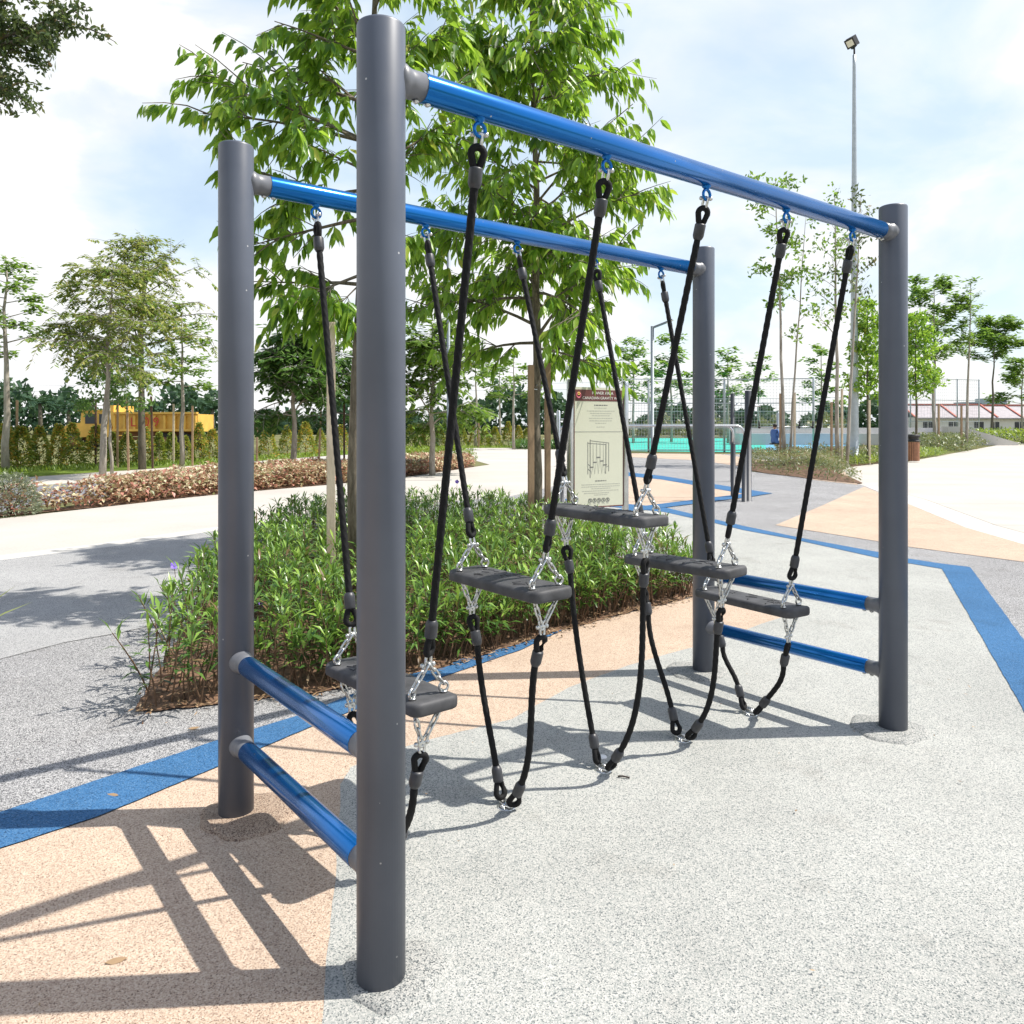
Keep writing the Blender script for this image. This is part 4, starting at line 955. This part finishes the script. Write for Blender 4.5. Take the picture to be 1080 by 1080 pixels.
text('POWER AREA', W*.56, 1.803, .052, M['signwhite'], hb); text('CANADIAN GRAVITY WALK', W*.565, 1.742, .048, M['signwhite'], hb)
k = MB(); k.torus(at(.105, .026, 1.775), sn, .030, .008, n=20); k.build('emblem', M['signpink'], hb)
k = MB(); k.torus(at(.105, .030, 1.795), sn, .014, .006, n=16); k.build('emblem', M['signyellow'], hb)
ink = MB(); faint = MB()
def words(mb, u0, u1, z, h, seed):
    rs = random.Random(seed); u = u0
    while u < u1:
        w = rs.uniform(.012, .045); w = min(w, u1-u); sbox(mb, u, u+w, z-h/2, z+h/2, .0201, .0212); u += w+.008
c = W*.53
words(ink, c-.10, c+.10, 1.655, .014, 1); words(faint, c-.10, c+.09, 1.62, .008, 2)
for z, hw_ in ((1.583, .21), (1.553, .16), (1.525, .135), (1.492, .175), (1.462, .17), (1.432, .085)): words(faint, c-hw_, c+hw_, z, .009, int(z*1000))
words(faint, c-.065, c+.06, 1.385, .008, 9); words(ink, c-.085, c+.085, .715, .013, 12)
for z, a, b in ((.672, -.29, .29), (.645, -.29, .29), (.62, -.14, .15), (.592, -.28, .27), (.565, -.25, .13), (.542, -.1, .1)): words(faint, c+a, c+b, z, .009, int(z*999))
faint.build('lettering', M['signgrey'], sg); faint = MB()
k2 = MB(); sbox(k2, .05, W-.05, 1.325, 1.333, .0201, .0225); k2.build('panel_seam', M['signgrey'], sg)
ink.build('lettering', M['signink'], sg); ink = MB()
# line drawing of the frame
du = lambda u: W*.5+u
for u, z0, z1, w in ((-.17, .80, 1.20, .008), (-.135, .755, 1.23, .010), (.145, .83, 1.19, .008), (.10, .80, 1.175, .008)): sbox(ink, du(u)-w/2, du(u)+w/2, z0, z1, .0201, .0214)
def bar(mb, a, b, w):
    pa, pb = at(du(a[0]), .0208, a[1]), at(du(b[0]), .0208, b[1]); d = (pb-pa).normalized(); mb.box((pa+pb)/2, ((pb-pa).length, .0012, w), (d, sn, d.cross(sn)))
bar(ink, (-.135, 1.215), (.145, 1.185), .007); bar(ink, (-.17, 1.185), (.10, 1.165), .007); bar(ink, (-.17, .87), (-.135, .84), .006); bar(ink, (-.17, .93), (-.135, .90), .006); bar(ink, (.10, .88), (.145, .90), .006)
for i, (u, z) in enumerate(((-.115, .885), (-.065, .945), (-.012, 1.005), (.04, .96), (.088, .91))):
    bar(ink, (u-.028, z), (u+.028, z+.002), .016)
    for s in (-.02, .02): bar(faint, (u+s, z), (u+s*1.2, 1.19), .003); bar(faint, (u+s, z), (u, .80), .003)
ink.build('drawing', M['signink'], sg)
for i in range(5):
    ink = MB(); u = W*.5-.135+i*.066; ink.torus(at(u, .0215, .475), sn, .026, .0028, n=20)
    a = at(u-.018, .0215, .493); b = at(u+.018, .0215, .457); d = (b-a).normalized(); ink.box((a+b)/2, ((b-a).length, .002, .005), (d, sn, d.cross(sn)))
    sbox(ink, u-.004, u+.004, .458, .482, .0201, .0225); ink.torus(at(u, .0215, .488), sn, .004, .002, n=8)
    words(faint, u-.02, u+.02, .432, .006, 40+i); ink.build('pictogram', M['signink'], sg)
faint.build('lettering', M['signgrey'], sg)

# parallel bars and slim equipment posts at the back of the exercise area
Y0 = 14.3
pb = thing('parallel_bars', P(690, 449, Y0).xy.to_3d(), 'stainless exercise rail bent down onto short dark grey posts behind the far post', 'exercise bars')
def epost(x, y, h, r, parent, name='post', mat='darkpost'):
    k = MB(); k.lathe(V((x, y, 0)), Z, [(0, r*1.6), (.012, r*1.6), (.014, r), (h-.01, r), (h, r-.008)], 20); k.build(name, M[mat], parent)
for yy in (Y0, Y0+.9):
    xr = (785-CX)/F*Y0+.0+(.05 if yy > Y0 else 0); xl = (592-CX)/F*Y0; zt = 1.40
    epost(xr, yy, 1.06, .047, pb); epost(xl, yy, 1.06, .047, pb)
    pts = [V((xl, yy, 1.05))]+[V((xl+.16*(1-math.cos(a)), yy, zt-.16+.16*math.sin(a))) for a in [k*PI/12 for k in range(7)]]+[V((xr-.16*(1-math.cos(a)), yy, zt-.16+.16*math.sin(a))) for a in [PI/2-k*PI/12 for k in range(7)]]+[V((xr, yy, 1.05))]
    k = MB(); k.tube(pts, .022, 10); k.build('rail', M['steel'], pb)
for px, ty, Y, r, lab in ((772.5, 415, 19.5, .052, 'dark grey exercise post standing just left of the taller pair behind the ropes'), (789, 412, 14.5, .062, 'dark grey exercise post right of the bent stainless rail')):
    x = (px-CX)/F*Y; h = HC+(HY-ty)/F*Y; t = thing('exercise_post', (x, Y, 0), lab, 'exercise post', 'dark grey posts of the pull-up bars'); epost(x, Y, h, r, t)
    k = MB(); k.tube([V((x, Y, h-.28)), V((x+.22, Y-.03, h-.28))], .02, 10); k.lathe(V((x, Y, h-.28)), V((1, -.1, 0)), [(r*.8, .035), (r+.02, .035), (r+.025, .02)], 14); k.build('bar_stub', M['steel'], t)
# slim steel post seen left of the sign
sp_ = thing('rail_post', (P(592, 449, 12)).xy.to_3d(), 'slim stainless post with a hooked tube just left of the sign board', 'post'); x = (589-CX)/F*12
k = MB(); k.lathe(V((x, 12, 0)), Z, [(0, .03), (1.62, .03), (1.63, .02)], 14); k.build('upright', M['steel'], sp_)
k = MB(); k.tube([V((x+.04, 12, 1.5)), V((x+.10, 12, 1.5)), V((x+.13, 12, 1.45)), V((x+.13, 12, 1.02)), V((x+.17, 12, .98)), V((x+.22, 12, .98))], .014, 8); k.build('hook', M['steel'], sp_)

# fitness machine with the person in blue beside it
Y = 34; X = lambda px: (px-CX)/F*Y
fm = thing('fitness_machine', (X(821), Y, 0), 'grey outdoor fitness machine with black-gripped arms at the edge of the turquoise court', 'fitness machine')
k = MB(); k.lathe(V((X(821), Y, 0)), Z, [(0, .14), (.02, .14), (.022, .08), (1.95, .08), (1.97, .05)], 18); k.build('column', M['galv'], fm)
for a, b in ((800, 842), (836, 858)):
    yy = Y-.1 if a < 810 else Y+.1
    k = MB(); k.tube([V((X(a), yy, 1.33)), V((X(b), yy, 1.36))], .028, 10); am = k.build('arm', M['steel'], fm)
    for e, s in ((a, -1), (b, 1)):
        k = MB(); k.tube([V((X(e), yy, 1.34)), V((X(e)+s*.02, yy-.02, 1.62))], .034, 10); k.ball(V((X(e), yy, 1.33)), .06); k.build('grip', M['black'], am)
k = MB(); k.box((X(815), Y-.28, .62), (.36, .36, .05)); k.tube([V((X(815), Y-.28, .6)), V((X(821), Y-.05, .45))], .03, 8); k.build('seat', M['black'], fm)
def person_at(base, faceang):
    """seated figure; one skin-grown body, shirt and hair follow it"""
    t = thing('person', base, 'person in a blue top with black hair, sitting at the fitness machine by the court', 'person')
    jt = {'pelvis': (0, 0, .70, .135), 'waist': (.02, 0, .88, .12), 'chest': (.03, 0, 1.08, .14), 'neck0': (.03, 0, 1.24, .06), 'neck': (.04, 0, 1.30, .05), 'head': (.05, 0, 1.40, .095), 'crown': (.05, 0, 1.48, .08),
          'hl': (.05, .10, .68, .10), 'kl': (.42, .12, .62, .062), 'al': (.44, .12, .16, .045), 'tl': (.60, .13, .06, .035), 'hr': (.05, -.10, .68, .10), 'kr': (.42, -.12, .62, .062), 'ar': (.44, -.12, .16, .045), 'tr': (.60, -.13, .06, .035),
          'sl': (.03, .17, 1.18, .06), 'el': (.08, .24, .92, .045), 'wl': (.30, .20, .90, .032), 'pl': (.38, .19, .92, .035), 'sr': (.03, -.17, 1.18, .06), 'er': (.08, -.24, .92, .045), 'wr': (.30, -.20, .90, .032), 'pr': (.38, -.19, .92, .035)}
    ed = [('pelvis', 'waist'), ('waist', 'chest'), ('chest', 'neck0'), ('neck0', 'neck'), ('neck', 'head'), ('head', 'crown'), ('pelvis', 'hl'), ('hl', 'kl'), ('kl', 'al'), ('al', 'tl'), ('pelvis', 'hr'), ('hr', 'kr'), ('kr', 'ar'), ('ar', 'tr'),
          ('chest', 'sl'), ('sl', 'el'), ('el', 'wl'), ('wl', 'pl'), ('chest', 'sr'), ('sr', 'er'), ('er', 'wr'), ('wr', 'pr')]
    ks = list(jt); q = Quaternion(Z, faceang)
    me = bpy.data.meshes.new('body'); me.from_pydata([tuple(q @ V(jt[n][:3])) for n in ks], [(ks.index(a), ks.index(b)) for a, b in ed], [])
    ob = bpy.data.objects.new('body', me); COL.objects.link(ob); sk = ob.modifiers.new('Skin', 'SKIN'); ss = ob.modifiers.new('Sub', 'SUBSURF'); ss.levels = ss.render_levels = 2
    for i, n in enumerate(ks): me.skin_vertices[0].data[i].radius = (jt[n][3],)*2; me.skin_vertices[0].data[i].use_root = (n == 'pelvis')
    dg = bpy.context.evaluated_depsgraph_get(); dg.update(); m2 = bpy.data.meshes.new_from_object(ob.evaluated_get(dg)); bpy.data.objects.remove(ob)
    m2.materials.clear()
    for m in ('skin', 'trouser'): m2.materials.append(M[m])
    for p in m2.polygons:
        p.use_smooth = True; p.material_index = 1 if p.center.z < .74 else 0
    b = bpy.data.objects.new('body', m2); COL.objects.link(b); b.parent = t
    def shell(name, sel, grow, mat):
        bm = bmesh.new(); bm.from_mesh(m2); bm.normal_update()
        for f in [f for f in bm.faces if not sel(q.inverted() @ f.calc_center_median())]: bm.faces.remove(f)
        for v in bm.verts: v.co += v.normal*grow
        for v in [v for v in bm.verts if not v.link_faces]: bm.verts.remove(v)
        mm = bpy.data.meshes.new(name); bm.to_mesh(mm); bm.free(); mm.materials.clear(); mm.materials.append(mat)
        for p in mm.polygons: p.use_smooth = True; p.material_index = 0
        o = bpy.data.objects.new(name, mm); COL.objects.link(o); o.parent = t; sd = o.modifiers.new('Solid', 'SOLIDIFY'); sd.thickness = .012
    shell('shirt', lambda c: .66 < c.z < 1.23 and not (c.x > .18) and not (c.z < .74 and c.x > .1), .022, M['shirt'])
    shell('hair', lambda c: c.z > 1.36 and not (c.x > .085 and c.z < 1.46), .016, M['hair'])
    f = MB()
    for s in (-1, 1): f.ball(base+q @ V((.138, .036*s, 1.42)), .010)
    f.build('eyes', M['black'], t)
    f = MB(); f.lathe(base+q @ V((.125, 0, 1.385)), q @ V((1, 0, -.3)), [(0, .02), (.03, .014), (.036, .006)], 8); f.build('nose', M['skin'], t)
    f = MB(); f.box(base+q @ V((.137, 0, 1.345)), (.008, .05, .012), (q @ V((1, 0, 0)), q @ V((0, 1, 0)), Z)); f.build('mouth', M['signred'], t)
    return t
person_at(V((X(814), Y-.30, .0)), .35)

# floodlight pole
Y = 29; x = (901-CX)/F*Y; top = HC+(HY-58)/F*Y
fl = thing('floodlight_pole', (x, Y, 0), 'very tall tapering galvanised pole with one floodlight at its top', 'floodlight')
k = MB(); k.lathe(V((x, Y, 0)), Z, [(0, .26), (.03, .26), (.032, .165), (1.2, .155), (top-.4, .062), (top, .058)], 20); k.build('pole', M['galv'], fl)
k = MB(); k.tube([V((x, Y, top-.05)), V((x, Y, top+.22)), V((x-.05, Y-.05, top+.34))], .035, 8); k.box((x-.02, Y-.02, top+.3), (.1, .3, .06)); k.build('bracket', M['black'], fl)
ax = V((-.75, -.35, -.62)).normalized(); s1 = ax.cross(Z).normalized(); u1 = s1.cross(ax); c = V((x-.15, Y-.08, top+.42))
k = MB(); k.box(c, (.34, .40, .14), (u1, s1, ax)); [k.box(c-ax*.10+s1*(-.19+.054*i), (.36, .015, .08), (u1, s1, ax)) for i in range(8)]; hd = k.build('lamp_head', M['black'], fl)
k = MB(); k.box(c+ax*.072, (.22, .28, .006), (u1, s1, ax)); k.build('lens', M['lens'], hd)
# slender lamp posts with flat cranked arms
def lamp_post(px, ty, Y, r, arm, lab):
    x = (px-CX)/F*Y; h = HC+(HY-ty)/F*Y; t = thing('lamp_post', (x, Y, 0), lab, 'lamp post', 'slim grey lamp posts in the park')
    k = MB(); k.lathe(V((x, Y, 0)), Z, [(0, r*2), (.02, r*2), (.022, r), (h, r)], 14); k.build('pole', M['lampgrey'], t)
    d = V((arm, -.2*abs(arm), .38*abs(arm)))
    k = MB(); k.box(V((x, Y, h-r))+d*.5, (d.length+r, r*1.8, r*1.2), (d.normalized(), d.normalized().cross(Z).normalized()*-1, d.normalized().cross(Z).normalized().cross(d.normalized()))); a = k.build('arm', M['lampgrey'], t)
    k = MB(); k.box(V((x, Y, h-r))+d*.9-Z*.03, (d.length*.35, r*2.4, .05), (d.normalized(), V((0, 1, 0)), Z)); k.build('lamp', M['lens'], a)
    return t
lamp_post(688, 344, 40, .085, .95, 'slim grey lamp post with a cranked arm in front of the court fence')
lamp_post(473, 262, 20, .045, -.7, 'slim grey lamp post almost hidden behind the near black ropes')

# tall mesh fences of the court
def mesh_fence(name, pts, h, post_step, label, wires=.16):
    t = thing(name, pts[0], label, 'fence'); seg = list(zip(pts, pts[1:])); wm = MB(); rails = MB()
    for a, b in seg:
        a, b = V(a), V(b); d = (b-a); ln = d.length; d.normalize(); n = max(1, round(ln/post_step)); nn = d.cross(Z)
        for i in range(n+(1 if (a, b) == (V(seg[-1][0]), V(seg[-1][1])) else 0)):
            k = MB(); k.lathe(a+d*(ln*i/n), Z, [(0, .055), (h, .055), (h+.02, .03)], 10); k.build('post', M['galv'], t)
        for z in (.12, h*.33, h*.66, h-.06): rails.box((a+b)/2+Z*z+nn*.06, (ln, .05, .05), (d, nn, Z))
        m = int(ln/wires)
        for i in range(m): wm.box(a+d*((i+.5)*wires)+Z*(h/2), (.009, .009, h-.1), (d, nn, Z))
        for i in range(int(h/wires)): wm.box((a+b)/2+Z*(i+.5)*wires+nn*.012, (ln, .009, .009), (d, nn, Z))
    rails.build('rail', M['galv'], t); wm.build('wire_mesh', M['meshwire'], t)
    return t
mesh_fence('mesh_fence', [G(640, 477.5), G(684, 477), G(764, 477), G(858, 477.5)], 3.9, 3.2, 'tall galvanised mesh fence along the near side of the turquoise court')
mesh_fence('mesh_fence', [(10.4, 91, 0), (33, 91, 0), (38, 86, 0)], 4.6, 6, 'tall galvanised mesh fence along the far side of the turquoise court', .3)
mesh_fence('mesh_fence', [(30.6, 64, 0), (34.6, 64, 0), (39.4, 66, 0)], 5.3, 2.6, 'tall galvanised mesh fence above the concrete terrace on the right', .25)
# concrete terrace with sloping ramp wall
ct = thing('concrete_terrace', (24, 55, 0), 'low grey concrete terrace of two long steps below the right-hand fence', 'terrace')
def prism(mb, poly, y0, y1):
    o = len(mb.v); n = len(poly)
    for y in (y0, y1):
        for x, z in poly: mb.v.append(V((x, y, z)))
    mb.face([o+i for i in range(n)]); mb.face([o+n+i for i in reversed(range(n))])
    for i in range(n): mb.face([o+i, o+n+i, o+n+(i+1) % n, o+(i+1) % n])
k = MB(); k.box((25.5, 57.2, .42), (18, 1.2, .84)); k.box((25.5, 58.6, .62), (18, 1.6, 1.24)); k.build('step', M['wallconc'], ct)
rw = thing('ramp_wall', (32.5, 56, 0), 'pale concrete wall sloping down to the ground at the right end of the terrace', 'wall')
k = MB(); prism(k, [(31.0, 0), (36.0, 0), (36.0, .18), (32.0, 1.34), (31.0, 1.34)], 55.6, 56.5); k.build('wall', M['border'], rw)
# litter bin
Y = 30; x = (963-CX)/F*Y
lb = thing('litter_bin', (x, Y, 0), 'litter bin with brown timber slats and a black lid, right of the front right post', 'litter bin')
k = MB(); k.lathe(V((x, Y, .05)), Z, [(0, .19), (.68, .19)], 20); k.build('liner', M['black'], lb)
for i in range(18):
    a = 2*PI*i/18; d = V((math.cos(a), math.sin(a), 0)); k = MB(); k.box(V((x, Y, .42))+d*.215, (.022, .062, .72), (d, Z.cross(d), Z)); k.build('slat', M['slat'], lb)
k = MB(); k.lathe(V((x, Y, .79)), Z, [(0, .245), (.02, .25), (.05, .25), (.052, .20), (.16, .20), (.162, .25), (.25, .245), (.27, .22)], 24); k.build('lid', M['black'], lb)

# yellow tipper truck behind the bush row
Y = 46; X = lambda px: (px-CX)/F*Y; ZZ = lambda py: HC+(HY-py)/F*Y
tr = thing('tipper_truck', (X(148), Y, 0), 'yellow tipper truck with red lettering parked behind the bush row', 'truck')
x0, x1, xc0, xc1, xb0, xb1 = X(79), X(217), X(95), X(127), X(131), X(217); yn, yf = Y-1.2, Y+1.2
def tbox(mb, xa, xb, za, zb, ya=yn, yb=yf): mb.box(((xa+xb)/2, (ya+yb)/2, (za+zb)/2), (xb-xa, yb-ya, zb-za))
k = MB(); prism(k, [(x0, .75), (xc0+.1, .75), (xc0+.1, ZZ(446)), (x0+.25, ZZ(447)), (x0, ZZ(450))], yn+.1, yf-.1); hd = k.build('hood', M['yellow'], tr)
k = MB(); k.box((x0-.04, yn+.55, .95), (.06, .22, .2)); k.build('headlight', M['lens'], hd)
k = MB(); k.box((x0-.04, yf-.55, .95), (.06, .22, .2)); k.build('headlight', M['lens'], hd)
k = MB(); zc = ZZ(434)
prism(k, [(xc0, .75), (xc1, .75), (xc1, zc), (xc0+.12, zc)], yn+.05, yf-.05); tbox(k, xc0-.05, xc1+.05, zc+.003, zc+.08, yn-.02, yf+.02); cab = k.build('cab', M['yellow'], tr)
k = MB(); tbox(k, xc0+.35, xc0+1.0, ZZ(447), ZZ(437), yn+.02, yn+.047); k.build('window', M['glass'], cab)
k = MB(); tbox(k, xc0+1.15, xc1-.15, ZZ(447), ZZ(437), yn+.02, yn+.047); k.build('window', M['glass'], cab)
k = MB(); tbox(k, xc0+.30, xc0+1.08, .85, 1.42, yn+.03, yn+.047); k.build('door', M['yellow'], cab)
zt, zb = ZZ(437), ZZ(455)
k = MB(); tbox(k, xb0, xb1, zb, zb+.08); tbox(k, xb0, xb1, zb+.083, zt, yn, yn+.07); tbox(k, xb0, xb1, zb+.083, zt, yf-.07, yf); tbox(k, xb1-.07, xb1+.003, zb+.083, zt-.002, yn+.073, yf-.073)
for i in range(9):
    xx = xb0+.1+i*(xb1-xb0-.2)/8; tbox(k, xx-.06, xx+.06, zb+.02, zt-.09, yn-.19, yn-.002)
tbox(k, xb0-.02, xb1+.02, zt+.002, zt+.11, yn-.22, yn+.08); tbox(k, xb0+.01, xb1, zb+.03, zb+.15, yn-.22, yn-.003)
bd = k.build('tipping_body', M['yellow'], tr)
k = MB(); prism(k, [(X(123), ZZ(430)), (X(131)-.01, zb+.1), (X(131)-.01, ZZ(428)), (X(124), ZZ(428))], yn, yf); k.build('headboard', M['yellow'], bd)
[text(ch, 0, 0, .74, M['red'], bd, place=V((X(px), yn-.205, (zt+zb)/2+.02)), xdir=V((1, 0, 0))) for ch, px in (('L', 152.5), ('0', 166), ('9', 176))]
k = MB(); tbox(k, x0+.2, xb1-.1, .55, .74, Y-.5, Y+.5); tbox(k, xb0+.2, xb1-.3, .78, zb-.01, Y-.45, Y+.45); k.build('chassis', M['yellow_dark'], tr)
for px in (88, 182, 203):
    for yy, s in ((yn+.15, -1), (yf-.15, 1)):
        k = MB(); k.lathe(V((X(px), yy, .5)), V((0, s, 0)), [(-.16, .36), (-.15, .48), (-.12, .5), (.12, .5), (.15, .48), (.16, .36)], 24); w = k.build('wheel', M['tyre'], tr)
        k = MB(); k.lathe(V((X(px), yy+s*.15, .5)), V((0, s, 0)), [(0, .27), (.02, .27), (.03, .2), (.06, .1)], 18); k.build('rim', M['yellow_dark'], w)

# row of low houses far right
for i, (xa, w, Y, lab) in enumerate(((47.5, 9.0, 92, 'white low house with grey roof and red verges, left of the three far right'), (57.2, 9.0, 95, 'white low house with grey roof and red verges, middle of the three far right'), (67.0, 9.0, 92, 'white low house with grey roof and red verges, cut by the right border'))):
    h = thing('house', (xa+w/2, Y, 0), lab, 'house', 'row of low houses')
    k = MB(); k.box((xa+w/2, Y+3, 1.2), (w, 6, 2.4)); wl = k.build('wall', M['housewall'], h)
    for j in range(3):
        k = MB(); k.box((xa+1.4+j*3.0, Y-.02, 1.35), (1.1, .06, 1.0)); wn = k.build('window', M['glass'], h)
        k = MB(); k.box((xa+1.4+j*3.0, Y-.06, 1.35), (.06, .03, 1.0)); k.box((xa+1.4+j*3.0, Y-.06, .83), (1.25, .08, .06)); k.build('frame', M['housewall'], wn)
    k = MB(); o = len(k.v)
    for x in (xa-.3, xa+w+.3):
        for y, z in ((Y-.5, 2.35), (Y+3, 3.9), (Y+6.5, 2.35), (Y+6.5, 2.2), (Y+3, 3.75), (Y-.5, 2.2)): k.v.append(V((x, y, z)))
    for a, b in ((0, 1), (1, 2), (2, 3), (3, 4), (4, 5), (5, 0)): k.face([o+a, o+b, o+6+b, o+6+a])
    k.face([o, o+5, o+4, o+1]); k.face([o+1, o+4, o+3, o+2]); k.face([o+6, o+7, o+10, o+11]); k.face([o+7, o+8, o+9, o+10])
    rf = k.build('roof', M['rooftile'], h)
    for x in (xa-.32, xa+w/2, xa+w+.32):
        k = MB(); a, b = V((x, Y-.55, 2.42)), V((x, Y+3, 3.99)); d = (b-a).normalized(); k.box((a+b)/2, (.16, (b-a).length, .12), (V((1, 0, 0)), d, V((1, 0, 0)).cross(d))); k.build('verge', M['roofred'], rf)
    k = MB(); k.box((xa+w/2, Y+3, 3.99), (w+.6, .4, .16)); k.build('ridge', M['roofred'], rf)
for px0, px1, ty, Y, lab in ((1018, 1036, 424, 380, 'pale blue-grey distant block on the right horizon'), (1040, 1062, 420, 420, 'taller pale distant block on the right horizon')):
    a, b = (px0-CX)/F*Y, (px1-CX)/F*Y; hh = HC+(HY-ty)/F*Y
    t = thing('distant_building', ((a+b)/2, Y, 0), lab, 'building', 'distant blocks'); k = MB(); k.box(((a+b)/2, Y+5, hh/2), (b-a, 10, hh)); k.build('wall', M['farbuild'], t)
    k = MB(); [k.box(((a+b)/2, Y-.05, hh*(j+.6)/5), (b-a-.8, .08, hh*.07)) for j in range(5)]; k.build('window_band', M['glass'], t)
# overhead wires on the left
for i, (z, lab) in enumerate(((6.35, 'upper thin overhead wire crossing the sky above the left woods'), (5.55, 'lower thin overhead wire crossing the sky above the left woods'))):
    k = MB(); k.tube([V((-90+8*j, 98-.2*j, z+.5*((j-7)/7)**2)) for j in range(15)], .018, 4); tag(k.build('overhead_wire', M['lampgrey']), lab, 'wire', 'overhead wires')

# ------------------------------------------------------------------ light, sky, camera
EL = math.radians(56); sd = V((math.cos(EL)*math.cos(.07), math.cos(EL)*math.sin(.07), math.sin(EL)))
sl = bpy.data.lights.new('sun', 'SUN'); sl.energy = 5.0; sl.angle = math.radians(.53); sl.color = (1.0, .955, .88)
so = bpy.data.objects.new('sun', sl); COL.objects.link(so); so.rotation_euler = (-sd).to_track_quat('-Z', 'Y').to_euler(); so.location = (8, 2, 12)

w = bpy.data.worlds.new('World'); scene.world = w; w.use_nodes = True; nt = w.node_tree
bg = nt.nodes['Background']; out = nt.nodes['World Output']
sky = N(nt, 'ShaderNodeTexSky', sky_type='NISHITA'); sky.sun_disc = False; sky.sun_elevation = EL; sky.sun_rotation = math.radians(90)-.07
sky.air_density = 1.0; sky.dust_density = 1.6; sky.ozone_density = 1.0
L(nt, sky.outputs[0], bg.inputs['Color']); bg.inputs['Strength'].default_value = .15
tc = N(nt, 'ShaderNodeTexCoord'); sx_ = N(nt, 'ShaderNodeSeparateXYZ'); L(nt, tc.outputs['Generated'], sx_.inputs[0])
def math_(op, a, b=None, c=None):
    m = N(nt, 'ShaderNodeMath', operation=op)
    for i, v in enumerate((a, b, c)):
        if v is None: continue
        if isinstance(v, (int, float)): m.inputs[i].default_value = v
        else: L(nt, v, m.inputs[i])
    return m.outputs[0]
zz = math_('MAXIMUM', sx_.outputs['Z'], 0.0); den = math_('ADD', zz, .5)
cv = N(nt, 'ShaderNodeCombineXYZ'); L(nt, math_('DIVIDE', sx_.outputs['X'], den), cv.inputs[0]); L(nt, math_('DIVIDE', sx_.outputs['Y'], den), cv.inputs[1]); L(nt, math_('MULTIPLY', zz, 1.2), cv.inputs[2])
cn = N(nt, 'ShaderNodeTexNoise'); cn.inputs['Scale'].default_value = 2.6; cn.inputs['Detail'].default_value = 8; cn.inputs['Roughness'].default_value = .52; cn.inputs['Distortion'].default_value = .35
mp = N(nt, 'ShaderNodeMapping'); mp.inputs['Location'].default_value = (3.1, 1.7, .4); L(nt, cv.outputs[0], mp.inputs[0]); L(nt, mp.outputs[0], cn.inputs['Vector'])
cn2 = N(nt, 'ShaderNodeTexNoise'); cn2.inputs['Scale'].default_value = 4.2; cn2.inputs['Detail'].default_value = 6; L(nt, mp.outputs[0], cn2.inputs['Vector'])
# clouds lie low in front; the unseen sky overhead is cleared to deepen shadows
leftside = math_('MULTIPLY', sx_.outputs['X'], -.10)
low = math_('MULTIPLY', math_('SUBTRACT', .42, zz), .30)
fac = math_('ADD', math_('ADD', cn.outputs['Fac'], low), leftside)
cr = ramp(nt, [(.30, (.45, .45, .45)), (.48, (.74, .74, .74)), (.56, (.82, .82, .82)), (.585, (.93, .93, .93)), (.66, (1, 1, 1))]); L(nt, fac, cr.inputs['Fac'])
cc = ramp(nt, [(.44, (.78, .91, 1.0)), (.60, (1.0, 1.0, 1.0))]); L(nt, fac, cc.inputs['Fac'])
cg = ramp(nt, [(.30, (.91, .925, .95)), (.55, (1.0, 1.0, 1.0))]); L(nt, cn2.outputs['Fac'], cg.inputs['Fac'])
ccol = mixc(nt, 1.0, cc.outputs['Color'], cg.outputs['Color'], 'MULTIPLY')
bg2 = N(nt, 'ShaderNodeBackground'); L(nt, ccol, bg2.inputs['Color']); bg2.inputs['Strength'].default_value = .84
ms = N(nt, 'ShaderNodeMixShader'); up = N(nt, 'ShaderNodeMapRange', interpolation_type='SMOOTHSTEP'); L(nt, zz, up.inputs[0]); up.inputs[1].default_value = .46; up.inputs[2].default_value = .72; up.inputs[3].default_value = 1.0; up.inputs[4].default_value = .15
L(nt, math_('MULTIPLY', cr.outputs['Color'], up.outputs[0]), ms.inputs[0]); L(nt, bg.outputs[0], ms.inputs[1]); L(nt, bg2.outputs[0], ms.inputs[2]); L(nt, ms.outputs[0], out.inputs['Surface'])

cam = bpy.data.cameras.new('camera'); co_ = bpy.data.objects.new('camera', cam); COL.objects.link(co_)
co_.location = (0, 0, HC); co_.rotation_euler = (PI/2, 0, 0); cam.sensor_width = 36; cam.lens = 36*F/1080; cam.shift_y = -(540-HY)/1080; cam.clip_start = .05; cam.clip_end = 3000
scene.camera = co_
vs = scene.view_settings; vs.view_transform = 'Standard'; vs.look = 'None'; vs.exposure = 0.42; vs.gamma = 1.0
scene.render.resolution_x = scene.render.resolution_y = 1024
scene.cycles.max_bounces = 8; scene.cycles.transparent_max_bounces = 8
